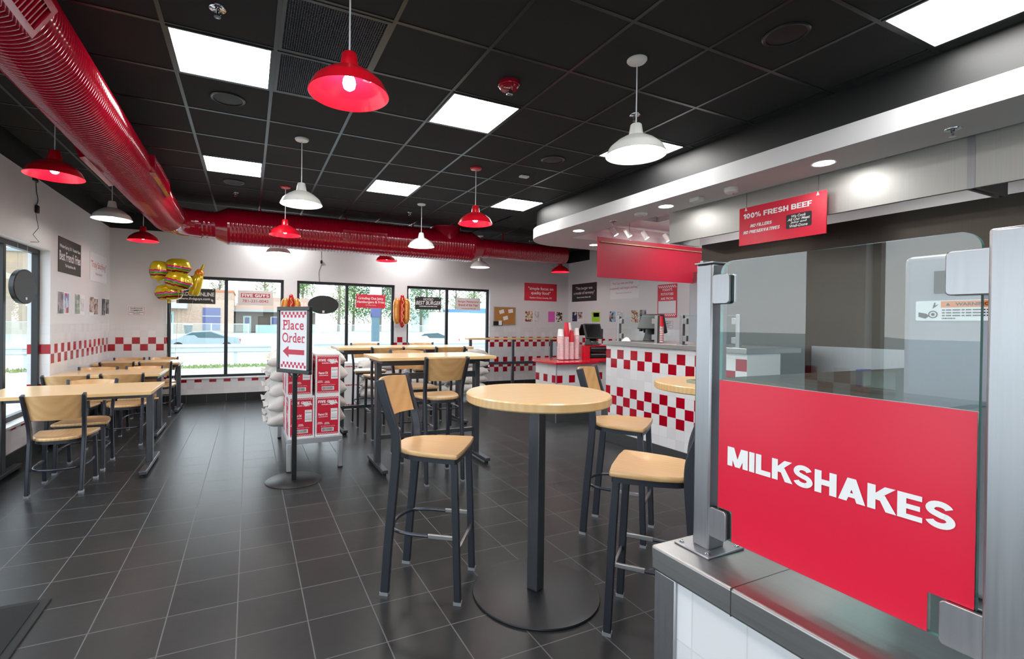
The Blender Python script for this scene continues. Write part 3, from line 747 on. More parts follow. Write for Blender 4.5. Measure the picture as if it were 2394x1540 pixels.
# ------------------------------------------------------------------ pendants
PZ = 2.535
def pendant(x, y, col, label, grp, proto=None, z=PZ):
    if proto: return dup(proto, (x, y, z), 0, label, grp)
    t = thing('pendant_lamp', label, 'pendant lamp', (x, y, z), 0, grp); m = M['lamp_red' if col == 'red' else 'lamp_white']
    g = G(); prof = [(0.19, 0.0), (0.193, 0.001), (0.191, 0.004), (0.168, 0.050), (0.160, 0.058), (0.120, 0.092), (0.075, 0.118), (0.046, 0.128)]
    inn = [(r-0.003, h-0.002) for r, h in reversed(prof)]; inn[-1] = (0.189, 0.0)
    g.lathe(prof+inn+[(0.19, 0.0)], 56); obj('lamp_shade', g, m, t, smooth=28)
    g = G(); g.lathe([(0.047, 0.124), (0.046, 0.134), (0.036, 0.196), (0.030, 0.203), (0.0, 0.205)], 32); obj('socket_cap', g, m, t)
    g = G(); g.tube([(0, 0, 0.2), (0.001, 0, 0.42), (0, 0, ZC-z-0.015)], 0.0042, 8); obj('cord', g, M['cord_white'], t)
    g = G(); g.lathe([(0.064, ZC-z), (0.064, ZC-z-0.008), (0.055, ZC-z-0.018), (0.012, ZC-z-0.024), (0.0, ZC-z-0.026)], 36); obj('canopy', g, m, t)
    g = G(); g.lathe([(0.014, 0.125), (0.016, 0.098), (0.028, 0.075), (0.031, 0.055), (0.026, 0.034), (0.013, 0.024), (0.0, 0.022)], 24); obj('bulb', g, M['bulb_light'], t)
    return t
RG, WG = 'red barn pendants', 'white barn pendants'
PR = pendant(0.436, 2.409, 'red', 'largest looking red barn pendant, glowing bulb and sticker inside, under the vents', RG)
g = G(); g.prism([(-0.02, -0.02), (0.02, -0.02), (0.02, 0.02), (-0.02, 0.02)], (0.105, 0.02, 0.0965), (0.8, -0.1, -0.58), (0.1, 0.99, 0.0), -0.0015)
PW = pendant(2.277, 2.409, 'white', 'white barn pendant with open round canopy nearest the soffit', WG)
for x, y, lb in ((2.28, 4.875, 'red barn pendant with red canopy before the thin end of the duct'),
                 (0.418, 6.693, 'red barn pendant hanging just before the wide red duct run'),
                 (-1.384, 4.839, 'red barn pendant over the tables by the left window, under the long duct'),
                 (-1.355, 8.178, 'dark red pendant in the far corner beside the elbow of the duct'),
                 (2.249, 8.571, 'red pendant peeking out below the duct, above the hot dog balloon'),
                 (5.95, 8.45, 'small looking red pendant under the closed end of the duct')): pendant(x, y, 'red', lb, RG, PR)
for x, y, lb in ((0.445, 4.864, 'white barn pendant hanging before the vent, midway to the cross duct'),
                 (-1.386, 6.605, 'white barn pendant in front of the left wall, second from the left window'),
                 (2.270, 6.709, 'white barn pendant against the wide red duct near its riser'),
                 (0.434, 8.525, 'white pendant shade peeking out below the duct over the first window'),
                 (4.125, 8.575, 'white pendant under the duct reducer over the third window')): pendant(x, y, 'white', lb, WG, PW)

# ------------------------------------------------------------------ wall and window signs
def U(ax): return {'b': (1, 0, 0), 'l': (0, 1, 0), 'r': (0, -1, 0)}[ax]
def strings(h, n=2, hook=True):
    def f(th, oo, u, v, t):
        wd = f.wd
        for a in (0.06, 0.94):
            g = G(); p = oo + u*(wd*a) + v*(f.ht-0.012); g.tube([p + u.cross(v)*t*0.5, p + v*h + u.cross(v)*t*0.5], 0.0012, 6); obj('hanging_string', g, M['cord_white'], th)
            g = G(); q = oo + u*(wd*a) + v*(f.ht-0.016); g.prism(rrect(-0.009, -0.009, 0.009, 0.009, 0.004, 3), q, u, v, t+0.003); obj('clip', g, M['cord_white'], th)
    return f
def wsign(label, x0, z0, x1, z1, board, lines, ink, extra=None, y=9.5):
    ex = strings(2.14-z1); ex.wd = x1-x0; ex.ht = z1-z0
    def both(th, oo, u, v, t):
        ex(th, oo, u, v, t)
        if extra: extra(th, oo, u, v, t)
    return sign('window_sign', label, 'sign', (x0, y+0.006, z0), (1, 0, 0), x1-x0, z1-z0, board, lines, ink, 0.005, None, both)
B = 0.02
wsign('black window sign reading order online, partly behind the burger balloons', -1.10, 1.707, -0.523, 1.967, M['sign_black'],
      [('ORDER ONLINE', 0.5, 0.63, 0.94, 0.26, B), ('www.fiveguys.com', 0.46, 0.30, 0.80, 0.20, B)], M['ink_white'],
      lambda th, oo, u, v, t: obj('arrow_cursor', G().flat([(0.515, 0.09), (0.55, 0.055), (0.535, 0.053), (0.545, 0.03), (0.538, 0.027), (0.528, 0.05), (0.517, 0.042)], oo+u.cross(v)*(t+0.0012), u, v), M['ink_white'], th, smooth=0))
wsign('pale window sign with a phone number', -0.175, 1.705, 0.399, 1.966, M['sign_pale'], [('781-231-0042', 0.5, 0.28, 0.74, 0.19, 0.008)], M['ink_dull_red'],
      lambda th, oo, u, v, t: (obj('red_band', rect(G(), 0.05, 0.135, 0.525, 0.21, oo, u, v, t+0.001), M['ink_dull_red'], th, smooth=0),
                               obj('band_lettering', letters(G(), '#FIVE GUYS', 0.2875, 0.1725, 0.44, 0.056, oo, u, v, t+0.002), M['ink_white'], th, smooth=0)))
wsign('red window sign about juicy hamburgers and fries', 1.895, 1.707, 2.475, 1.972, M['sign_red'],
      [('Grinding Out Juicy', 0.5, 0.69, 0.86, 0.24, B), ('Hamburgers & Fries', 0.5, 0.42, 0.94, 0.24, B), ('NY Daily News', 0.5, 0.2, 0.35, 0.09)], M['ink_white'])
wsign('black window sign reading voted best burger', 3.10, 1.705, 3.672, 1.967, M['sign_black'],
      [('VOTED', 0.5, 0.80, 0.38, 0.19, 0.012, 0.25), ('BEST BURGER', 0.5, 0.52, 0.95, 0.30, 0.012, 0.25), ('~', 0.5, 0.25, 0.68, 0.06, 0.02)], M['ink_white'])
wsign('pale window sign reading burger restaurant brand of the year', 4.02, 1.712, 4.587, 1.976, M['sign_pale'],
      [('Burger Restaurant', 0.5, 0.68, 0.86, 0.20, B), ('Brand of the Year', 0.5, 0.42, 0.82, 0.20, B), ('~', 0.5, 0.13, 0.6, 0.04)], M['ink_dull_red'])
def wallsign(label, ax, a, z0, wd, ht, board, lines, ink, extra=None, name='wall_sign'):
    o = {'b': (a, YB, z0), 'l': (XL, a, z0), 'r': (XR, a, z0)}[ax]
    return sign(name, label, 'sign', o, U(ax), wd, ht, board, lines, ink, 0.006, None, extra)
wallsign('red wall sign quoting a simple focus on quality food', 'b', 5.735, 1.972, 0.892, 0.408, M['sign_red'],
         [('"simple focus on', 0.5, 0.68, 0.78, 0.22, B), ('quality food"', 0.5, 0.43, 0.60, 0.22, B), ('Readers Choice Awards, CO', 0.5, 0.17, 0.68, 0.11, B)], M['ink_white'])
wallsign('black wall sign quoting that the burger was a model of harmony', 'r', 9.40, 1.967, 0.895, 0.413, M['sign_black'],
         [('"This burger was', 0.5, 0.72, 0.68, 0.21), ('a model of harmony"', 0.5, 0.46, 0.84, 0.21), ('Boston Sunday Globe, MA', 0.5, 0.22, 0.56, 0.10, B)], M['ink_white'])
wallsign('white wall sign with thin red writing about doing two things well', 'r', 8.06, 1.972, 0.845, 0.40, M['sign_white'],
         [('"Five Guys does two things', 0.44, 0.80, 0.72, 0.16), ('exceptionally well: burgers and fries."', 0.48, 0.55, 0.98, 0.17), ('The Portland Press Herald, ME', 0.48, 0.3, 0.52, 0.06)], M['ink_dull_red'])
def potato(th, oo, u, v, t):
    wd, ht = 0.452, 0.612
    obj('blank_panel', rect(G(), 0.02, 0.075, wd-0.02, 0.305, oo, u, v, t+0.001), M['sign_white'], th, smooth=0)
    g = G(); checks(g, 0.018, 0.022, 18, 0.0231, oo, u, v, t+0.001); checks(g, 0.018, 0.545, 18, 0.0231, oo, u, v, t+0.001, 1); obj('checker_pattern', g, M['ink_white'], th, smooth=0)
wallsign('tall red sign telling where the potatoes are from, blank below', 'r', 6.742, 1.58, 0.452, 0.612, M['sign_red'],
         [("TODAY'S", 0.5, 0.835, 0.52, 0.075, B), ('POTATOES', 0.5, 0.705, 0.64, 0.075, B), ('ARE FROM:', 0.5, 0.57, 0.66, 0.075, B)], M['ink_white'], potato)
wallsign('black wall sign praising the best french fries', 'l', 7.22, 1.978, 0.835, 0.42, M['sign_black'],
         [('Winter-Spring 2011 Reader Rave', 0.5, 0.735, 0.92, 0.13, B), ('Best French Fries', 0.5, 0.48, 0.93, 0.27, B), ('The Republican, MA', 0.5, 0.21, 0.47, 0.11, B)], M['ink_white'])
wallsign('white wall sign with red quoted words truly satisfying', 'l', 8.47, 1.972, 0.87, 0.41, M['sign_white'],
         [('"Truly Satisfying"', 0.5, 0.56, 0.92, 0.30, 0.0, 0.0), ('The Boston Globe, MA', 0.5, 0.27, 0.42, 0.09)], M['ink_dull_red'])
def redline(wd, ht):
    def f(th, oo, u, v, t):
        g = G()
        for a in ((0.01, 0.01, wd-0.01, 0.014), (0.01, ht-0.014, wd-0.01, ht-0.01), (0.01, 0.01, 0.014, ht-0.01), (wd-0.014, 0.01, wd-0.01, ht-0.01)): rect(g, *a, oo, u, v, t+0.001)
        obj('border_line', g, M['ink_dull_red'], th, smooth=0)
    return f
QC = [('QUESTIONS', 0.5, 0.76, 0.70, 0.13, 0.03), ('&', 0.5, 0.66, 0.04, 0.06), ('COMMENTS', 0.5, 0.56, 0.70, 0.13, 0.03), ('~', 0.5, 0.36, 0.80, 0.05), ('~', 0.5, 0.2, 0.4, 0.05)]
wallsign('small white questions and comments notice on the window wall', 'b', -1.788, 1.484, 0.241, 0.157, M['sign_white'], QC, M['ink_black'], redline(0.241, 0.157), 'notice')
wallsign('small white questions and comments notice behind the cash counter', 'r', 6.61, 1.38, 0.235, 0.15, M['sign_white'], QC, M['ink_black'], redline(0.235, 0.15), 'notice')
# press clippings: pairs of printed pages
def clipping(label, ax, a, z0, wd, ht, pages, proto=None):
    o = Vector({'b': (a, YB, z0), 'l': (XL, a, z0), 'r': (XR, a, z0)}[ax]); u = Vector(U(ax)); v = Vector(Z3)
    th = thing('press_clipping', label, 'poster', tuple(o), 0, 'framed press clippings on the walls'); oo = Vector((0, 0, 0))
    g = G(); g.prism([(0, 0), (wd, 0), (wd, ht), (0, ht)], oo, u, v, 0.004); obj('backing', g, M['sign_white'], th, smooth=0)
    for x0, y0, x1, y1, m in pages: obj('page', rect(G(), x0*wd, y0*ht, x1*wd, y1*ht, oo, u, v, 0.005), m, th, smooth=0)
    return th
P_ = [print_mat('print_steel', [(96, 98, 112), (150, 132, 140), (74, 76, 90), (170, 160, 168)], 30, 1), print_mat('print_blue', [(120, 138, 190), (186, 60, 74), (160, 176, 216), (206, 206, 214)], 30, 2),
      print_mat('print_green', [(150, 164, 150), (190, 196, 190), (120, 140, 122)], 40, 3), print_mat('print_grey', [(214, 214, 214), (190, 194, 192), (226, 226, 226)], 60, 4),
      print_mat('print_brown', [(140, 96, 84), (190, 160, 150), (90, 80, 84), (206, 190, 184)], 50, 5), print_mat('print_dark', [(90, 90, 90), (130, 128, 126), (60, 60, 62), (170, 168, 166)], 40, 6),
      print_mat('print_food', [(196, 172, 140), (150, 60, 50), (226, 206, 170), (110, 120, 90), (236, 230, 220)], 60, 7), print_mat('print_navy', [(28, 34, 80), (40, 46, 96), (206, 206, 214), (28, 34, 80)], 46, 8),
      print_mat('print_sky', [(140, 190, 226), (150, 196, 228), (190, 140, 120), (80, 60, 60)], 40, 9), print_mat('print_burger', [(70, 48, 36), (236, 234, 230), (40, 34, 32), (150, 110, 70)], 60, 10)]
plain('page_pink', (226, 98, 190), 0.5); plain('page_lime', (160, 214, 44), 0.5)
for lb, ax, a, z0, wd, ht, pg in (
    ('clipping with grey and blue pages, nearest the left window', 'l', 7.20, 1.475, 0.42, 0.275, [(0.02, 0.03, 0.48, 0.97, P_[0]), (0.55, 0.06, 0.95, 0.94, P_[1])]),
    ('clipping with a green leafy page on the left wall', 'l', 7.82, 1.475, 0.42, 0.275, [(0.02, 0.04, 0.50, 0.97, P_[2]), (0.56, 0.18, 0.95, 0.8, P_[3])]),
    ('clipping with brown portrait photos on the left wall', 'l', 8.44, 1.475, 0.45, 0.27, [(0.03, 0.16, 0.48, 0.97, P_[4]), (0.52, 0.05, 0.96, 0.9, P_[4])]),
    ('clipping of dark grey photos next to the room corner', 'l', 9.07, 1.475, 0.45, 0.27, [(0.03, 0.03, 0.46, 0.97, P_[5]), (0.52, 0.12, 0.97, 0.97, P_[5])]),
    ('clipping with a food page, nearest the corkboard', 'b', 5.755, 1.478, 0.40, 0.25, [(0.01, 0.02, 0.52, 0.98, P_[6]), (0.62, 0.02, 0.98, 0.98, P_[3])]),
    ('clipping with a bright pink page', 'b', 6.39, 1.478, 0.42, 0.26, [(0.01, 0.02, 0.46, 0.98, M['page_pink']), (0.56, 0.05, 0.97, 0.95, P_[9])]),
    ('clipping with a navy emblem page near the room corner', 'r', 9.385, 1.495, 0.41, 0.24, [(0.01, 0.04, 0.47, 0.97, P_[7]), (0.55, 0.3, 0.95, 0.95, P_[4])]),
    ('clipping with a lime green page', 'r', 8.665, 1.49, 0.285, 0.23, [(0.02, 0.02, 0.98, 0.98, M['page_lime']), (0.2, 0.5, 0.9, 0.9, P_[6])]),
    ('clipping with a light blue page above the cash register', 'r', 8.08, 1.492, 0.42, 0.23, [(0.01, 0.02, 0.46, 0.98, P_[8]), (0.55, 0.1, 0.97, 0.95, P_[3])]),
    ('clipping with a pastel page and a black printed page', 'r', 7.43, 1.478, 0.41, 0.26, [(0.01, 0.02, 0.48, 0.98, P_[6]), (0.56, 0.02, 0.98, 0.98, P_[5])])):
    clipping(lb, ax, a, z0, wd, ht, pg)
t = thing('cork_board', 'brown cork board with pinned white notes on the window wall', 'notice board', (4.953, YB, 1.398)); u, v = Vector((1, 0, 0)), Vector(Z3)
g = G(); g.prism([(0, 0), (0.55, 0), (0.55, 0.41), (0, 0.41)], (0, 0, 0), u, v, 0.012); obj('cork_panel', g, M['cork'], t, smooth=0)
g = G()
for a in ((0, 0, 0.55, 0.012), (0, 0.398, 0.55, 0.41), (0, 0, 0.012, 0.41), (0.538, 0, 0.55, 0.41)): g.prism([(a[0], a[1]), (a[2], a[1]), (a[2], a[3]), (a[0], a[3])], (0, 0, 0), u, v, 0.018)
obj('frame', g, M['aluminium'], t, smooth=0)
for x, y, r in ((0.19, 0.30, 0.3), (0.42, 0.32, 0.15), (0.29, 0.16, 0.25)):
    c_, s_ = math.cos(r), math.sin(r); g = G(); g.prism([(x+c_*a-s_*b, y+s_*a+c_*b) for a, b in ((-0.06, -0.042), (0.06, -0.042), (0.06, 0.042), (-0.06, 0.042))], (0, -0.0125, 0), u, v, 0.002); obj('note', g, M['paper'], t, smooth=0)
g = G(); g.prism([(-0.02, -0.01), (0.2, -0.01), (0.2, 0.085), (-0.02, 0.085)], (0, -0.0125, 0), u, v, 0.03); obj('pamphlet_holder', g, M['black_plastic'], t, bev=0.003)
g = G(); g.prism([(0.1, 0.0), (0.18, 0.0), (0.18, 0.1), (0.1, 0.1)], (0, -0.044, 0), u, v, 0.004); obj('pamphlet', g, M['paper'], t, smooth=0)
# backs of lit signs hanging in the windows
t = thing('window_disc_sign', 'black round back of a hanging sign in the left window', 'sign', (-2.0, 6.24, 1.735), math.radians(-12.4))
g = G(); g.tube([(-0.046, 0, 0), (-0.006, 0, 0), (0, 0, 0)], [0.172, 0.172, 0.166], 48); obj('housing', g, M['black_plastic'], t)
g = G()
for k in range(18):
    a = 2*PI*k/18; g.ball((0.001, 0.158*math.cos(a), 0.158*math.sin(a)), 0.003, n=6, m=4)
obj('screw', g, M['table_metal'], t)
g = G(); g.box(-0.001, 0.004, -0.012, 0.012, -0.13, -0.105); obj('switch', g, M['aluminium'], t)
for y in (-0.09, 0.05): g = G(); g.tube([(-0.02, y, 0.145), (-0.02, y, 0.42)], 0.0012, 6); obj('hanging_string', g, M['cord_white'], t)
t = thing('power_cord', 'thin black zigzag cord with adapter on the wall above the left window', 'cord', (XL, 6.55, 2.86))
pts = [(0.006, y-6.55, z-2.86) for y, z in ((6.543, 2.85), (6.56, 2.76), (6.60, 2.673), (6.56, 2.607))]
g = G(); g.tube(spline(pts, 4), 0.0035, 6); pts2 = [(0.006, y-6.55, z-2.86) for y, z in ((6.545, 2.526), (6.575, 2.46), (6.617, 2.381), (6.474, 2.289), (6.635, 2.235), (6.42, 2.205))]; g.tube(pts2, 0.0028, 6); obj('cable', g, M['cord_black'], t)
g = G(); g.box(0.0, 0.03, -0.025, 0.028, -0.335, -0.252); obj('adapter', g, M['black_plastic'], t, bev=0.008)
g = G(); g.box(0.0, 0.02, -0.09, 0.02, -0.012, 0.022); obj('outlet_plate', g, M['black_plastic'], t, bev=0.004)
t = thing('oval_window_sign', 'black oval back of a hanging sign in the middle window', 'sign', (1.28, 9.47, 1.745))
g = G(); g.prism(ring(0.28, 0.174, 48), (0, 0.03, 0), (1, 0, 0), Z3, 0.035); obj('housing', g, M['black_plastic'], t, bev=0.004)
g = G(); rect(g, -0.02, -0.155, 0.02, -0.11, (0, -0.005, 0), (1, 0, 0), Z3, 0.001); obj('sticker', g, M['paper'], t, smooth=0)
for x in (-0.17, 0.18): g = G(); g.tube([(x, 0.01, 0.13), (x, 0.01, 0.40)], 0.0012, 6); obj('hanging_string', g, M['cord_white'], t)
t = thing('power_cord', 'thin black cord with a plug above the oval window sign', 'cord', (1.24, YB, 2.56))
g = G(); g.tube(spline([(0.0, -0.005, 0.20), (0.005, -0.005, 0.04), (0.01, -0.005, -0.02), (-0.04, -0.005, -0.2), (-0.035, -0.005, -0.28), (-0.03, -0.005, -0.38)], 5), 0.003, 6); obj('cable', g, M['cord_black'], t)
g = G(); g.box(-0.015, 0.02, -0.03, 0, -0.03, 0.03); obj('plug', g, M['black_plastic'], t, bev=0.006)
g = G(); o_, u_ = (0.085, 0.03, 0.094), Vector((0.9, 0.2, -0.38)).normalized()
v_ = Vector((-0.2, 0.97, 0.05)); v_ = (v_ - u_*v_.dot(u_)).normalized()
g.flat([(-0.014, -0.016), (0.02, -0.016), (0.02, 0.016), (-0.014, 0.016)], (0.088, 0.04, 0.1015), u_, v_); obj('sticker', g, M['table_metal'], PR, smooth=0)
g = G(); g.flat([(-0.008, -0.022), (0.006, -0.022), (0.006, 0.022), (-0.008, 0.022)], (0.112, 0.028, 0.092), u_, v_); obj('sticker', g, M['sign_pale'], PR, smooth=0)

# ------------------------------------------------------------------ chairs and stools
def seat_outline():
    pts = [(-0.205, 0.178), (0.205, 0.178)]
    r = [(0.213, 0.17), (0.213, 0.14), (0.208, 0.06), (0.194, -0.03), (0.168, -0.11), (0.13, -0.165), (0.075, -0.195), (0.0, -0.205)]
    return [(-0.1, 0.187), (0.1, 0.187)] + [(0.205, 0.178)] + r + [(-x, y) for x, y in reversed(r[:-1])] + [(-0.205, 0.178)]
def make_seat(z, th):
    """plywood seat, slightly dished"""
    ol = seat_outline(); n = len(ol); g = G(); rings = []
    for s, h in ((0.975, z), (1.0, z+0.005), (1.0, z+th-0.006), (0.985, z+th), (0.8, z+th-0.003), (0.45, z+th-0.008), (0.0, z+th-0.009)):
        rings.append([(x*s, y*s, h) for x, y in ol])
    vs = [p for r in rings for p in r]; fs = [tuple(reversed(range(n)))]
    for i in range(len(rings)-1):
        for j in range(n): fs.append((i*n+j, i*n+(j+1) % n, (i+1)*n+(j+1) % n, (i+1)*n+j))
    return g.add(vs, fs)
def make_chair(name, label, cat, loc, rz, grp, zs, zt, zf, tall):
    t = thing(name, label, cat, loc, rz, grp)
    obj('seat', make_seat(zs-0.026, 0.026), M['oak_seat'], t, smooth=50)
    g = G(); ol = [(x*0.94, y*0.95) for x, y in seat_outline()]; n = len(ol); inn = [(x*0.82, y*0.82) for x, y in ol]
    vs = [(x, y, z) for z in (zs-0.052, zs-0.026) for x, y in ol] + [(x, y, z) for z in (zs-0.052, zs-0.026) for x, y in inn]
    g.add(vs, [f for j in range(n) for f in ((j, (j+1) % n, n+(j+1) % n, n+j), (2*n+j, 3*n+j, 3*n+(j+1) % n, 2*n+(j+1) % n), (j, 2*n+j, 2*n+(j+1) % n, (j+1) % n))])
    obj('seat_frame', g, M['chair_metal'], t)
    for s in (-1, 1):
        g = G(); g.sweep([(s*0.178, 0.182, 0.012), (s*0.176, 0.165, zs*0.6), (s*0.172, 0.152, zs-0.03)], 0.028, 0.036, (1, 0, 0)); lg = obj('leg', g, M['chair_metal'], t, bev=0.004)
        g = G(); g.box(s*0.178-0.016, s*0.178+0.016, 0.162, 0.202, 0, 0.016); obj('glide', g, M['aluminium'], lg)
        ys = -0.155; pts = [(s*0.172, -0.212, 0.012), (s*0.173, -0.195, zs*0.35), (s*0.174, -0.165, zs*0.8), (s*0.175, ys, zs), (s*0.178, -0.165, zs+0.1), (s*0.186, -0.205, zs+0.22), (s*0.196, -0.245, zt)]
        g = G(); g.sweep(spline(pts, 5), 0.026, 0.046, (1, 0, 0)); lg = obj('leg', g, M['chair_metal'], t, bev=0.005)
        g = G(); g.box(s*0.172-0.016, s*0.172+0.016, -0.236, -0.19, 0, 0.016); obj('glide', g, M['aluminium'], lg)
    g = G(); nb = 12; rows = [(zs+0.150, 0.156), (zs+0.24, 0.164), (zt-0.012, 0.178)]; vs = []; top = []
    for side in (0, 1):
        for z, hw in rows:
            yb = -0.165-(z-zs-0.1)*0.31
            for i in range(nb+1):
                a = -1+2*i/nb; vs.append((a*hw*1.03, yb-0.055*(1-a*a)+0.006-0.012*side, z + (0.008*(1-a*a) if z > zt-0.05 else 0)))
    m = nb+1; fs = []
    for sd in (0, 1):
        for r in range(2):
            for i in range(nb):
                q = (sd*3*m+r*m+i, sd*3*m+r*m+i+1, sd*3*m+(r+1)*m+i+1, sd*3*m+(r+1)*m+i); fs.append(q if sd else tuple(reversed(q)))
    for r, rev in ((0, 0), (2, 1)):
        for i in range(nb):
            q = (r*m+i, r*m+i+1, 3*m+r*m+i+1, 3*m+r*m+i); fs.append(tuple(reversed(q)) if rev else q)
    for i in (0, nb):
        for r in range(2): fs.append((r*m+i, (r+1)*m+i, 3*m+(r+1)*m+i, 3*m+r*m+i))
    obj('backrest', g.add(vs, fs), M['oak_back'], t, smooth=40)
    # stretchers: straight bars at the sides, curved hoop behind
    g = G(); hoop = [(0.176, 0.02, zf), (0.172, -0.09, zf), (0.14, -0.17, zf), (0.07, -0.205, zf), (0, -0.215, zf)]; hoop = hoop + [(-x, y, z) for x, y, z in reversed(hoop[:-1])]
    g.tube(spline(hoop, 4), 0.0095, 8); obj('rear_hoop', g, M['chair_metal'], t)
    for s in (-1, 1):
        g = G(); g.sweep([(s*0.176, 0.165, zf), (s*0.176, 0.02, zf)], 0.014, 0.022, (1, 0, 0)); obj('foot_rail', g, M['steel_h' if tall else 'chair_metal'], t, bev=0.003)
    if tall:
        g = G(); g.sweep([(-0.176, 0.176, zf-0.07), (0.176, 0.176, zf-0.07)], 0.014, 0.022, (0, 1, 0)); obj('foot_rail', g, M['steel_h'], t, bev=0.003)
    return t
def ang(dx, dy): return math.atan2(-dx, dy)       # local +Y turned to (dx, dy)
SG, CG = 'wooden bar stools', 'low wooden chairs at the window tables'
ST = make_chair('bar_stool', 'wooden bar stool facing the round table, left of it, whole in view', 'bar stool', (0.93, 2.482, 0), ang(0.80, -0.59), SG, 0.765, 1.125, 0.33, True)
for x, y, dx, dy, lb in ((1.757, 1.70, -0.63, 0.78, 'wooden bar stool in front of the round table, beside the steel counter corner'),
                         (2.34, 2.576, 0.6, -0.8, 'wooden bar stool turned to the hidden second round table, before the checkered counter'),
                         (1.590, 4.185, 0, 1, 'wooden bar stool seen from behind at the nearer tall table'),
                         (1.595, 4.89, 0, -1, 'wooden bar stool facing us at the far side of the nearer tall table'),
                         (1.535, 5.975, 0, 1, 'bar stool at the near side of the farther tall table, behind the first table leg'),
                         (2.335, 5.925, 0, 1, 'bar stool back peeking above the nearer tall table, right hand one'),
                         (1.52, 6.72, 0, -1, 'bar stool at the far side of the farther tall table, next to the boxes'),
                         (2.37, 6.75, 0, -1, 'bar stool at the far side of the farther tall table, away from the boxes')):
    dup(ST, (x, y, 0), ang(dx, dy), lb)
CH = make_chair('dining_chair', 'wooden chair seen from behind at the nearest low table', 'chair', (-1.405, 5.17, 0), 0, CG, 0.455, 0.817, 0.20, False)
for x, y, r, lb in ((-1.41, 5.78, PI, 'wooden chair facing us behind the nearest low table, turned out at the seat'),
                    (-1.765, 6.77, 0, 'chair at the near side of the middle low table, next to the wall'),
                    (-1.268, 6.775, 0, 'chair at the near side of the middle low table, next to the aisle'),
                    (-1.71, 7.31, PI, 'chair at the far side of the middle low table, next to the wall'),
                    (-1.22, 7.30, PI, 'chair at the far side of the middle low table, next to the aisle'),
                    (-1.675, 8.55, 0, 'chair at the near side of the last low table, next to the wall'),
                    (-1.21, 8.51, 0, 'chair at the near side of the last low table, showing its legs to the aisle'),
                    (-1.70, 9.0, PI, 'chair back beyond the last low table, nearest the tiled corner'),
                    (-1.245, 9.04, PI, 'chair back beyond the last low table, in front of the window')):
    dup(CH, (x, y, 0), r, lb)

# ------------------------------------------------------------------ tables
def round_table(x, y, label):
    t = thing('round_table', label, 'table', (x, y, 0), 0, 'tall round tables'); r = 0.38
    g = G(); g.lathe([(0, 1.018), (r-0.006, 1.018), (r, 1.024), (r, 1.058), (r-0.006, 1.064), (0, 1.064)], 72); obj('tabletop', g, M['oak'], t, smooth=30)
    g = G(); g.box(-0.033, 0.033, -0.033, 0.033, 0.022, 1.012); p = obj('post', g, M['table_metal'], t, bev=0.004); p.rotation_euler[2] = 0.42
    g = G(); g.box(-0.15, 0.15, -0.15, 0.15, 1.008, 1.018); obj('mounting_plate', g, M['table_metal'], t)
    g = G(); g.lathe([(0.333, 0), (0.335, 0.006), (0.333, 0.012), (0.30, 0.016), (0.10, 0.021), (0.0, 0.022)], 72); obj('base_plate', g, M['frame_metal'], t, smooth=25); return t
round_table(1.393, 2.168, 'tall round wooden table on a black disc base, between the bar stools')
round_table(2.72, 2.125, 'second tall round table, mostly hidden behind the steel post')
def rect_table(name, label, x0, x1, y0, y1, zt, th, bar, grp, foot):
    cx, cy = (x0+x1)/2, (y0+y1)/2; t = thing(name, label, 'table', (cx, cy, 0), 0, grp); hx, hy = (x1-x0)/2, (y1-y0)/2
    g = G(); g.box(-hx, hx, -hy, hy, zt-th, zt); obj('tabletop', g, M['oak'], t, bev=0.004)
    for s in (-1, 1):
        lx = s*(hx-foot); g = G(); g.box(lx-0.026, lx+0.026, -0.042, 0.042, 0.05, zt-th-0.03); lg = obj('leg', g, M['table_metal'], t, bev=0.004)
        g = G(); fy = hy-0.02; g.box(lx-0.03, lx+0.03, -fy, fy, 0.026, 0.062); obj('foot_bar', g, M['table_metal'], lg, bev=0.006)
        for e in (-1, 1): g = G(); g.lathe([(0.02, 0), (0.02, 0.014), (0.012, 0.026)], 14, (lx, e*(fy-0.035), 0), True); obj('glide', g, M['rubber'], lg)
        g = G(); g.box(lx-0.025, lx+0.025, -hy+0.06, hy-0.06, zt-th-0.032, zt-th); obj('top_bar', g, M['table_metal'], lg)
    g = G(); g.box(-(hx-foot), hx-foot, -0.02, 0.02, zt-th-0.07, zt-th-0.008); obj('top_rail', g, M['table_metal'], t)
    if bar:
        g = G(); g.box(-(hx-foot), hx-foot, -0.02, 0.02, 0.28, 0.32); obj('stretcher', g, M['table_metal'], t)
        if bar > 1: g = G(); g.box(-(hx-foot), hx-foot, -0.02, 0.02, 0.86, 0.92); obj('stretcher', g, M['table_metal'], t)
    return t
rect_table('bar_table', 'nearer tall rectangular wooden table behind the round table', 1.075, 2.285, 4.335, 4.985, 1.10, 0.032, 2, 'tall rectangular tables', 0.075)
rect_table('bar_table', 'farther and longer tall wooden table in front of the windows', 1.02, 2.875, 6.14, 6.80, 1.10, 0.032, 1, 'tall rectangular tables', 0.095)
LT = 'low wooden tables by the left wall'
rect_table('dining_table', 'nearest low wooden table, by the left window', -2.01, -0.785, 5.15, 5.93, 0.78, 0.032, 0, LT, 0.065)
rect_table('dining_table', 'middle low wooden table at the left wall', -2.01, -0.955, 6.80, 7.56, 0.78, 0.032, 0, LT, 0.05)
rect_table('dining_table', 'last low wooden table in the tiled corner', -2.01, -0.935, 8.52, 9.20, 0.78, 0.032, 0, LT, 0.05)
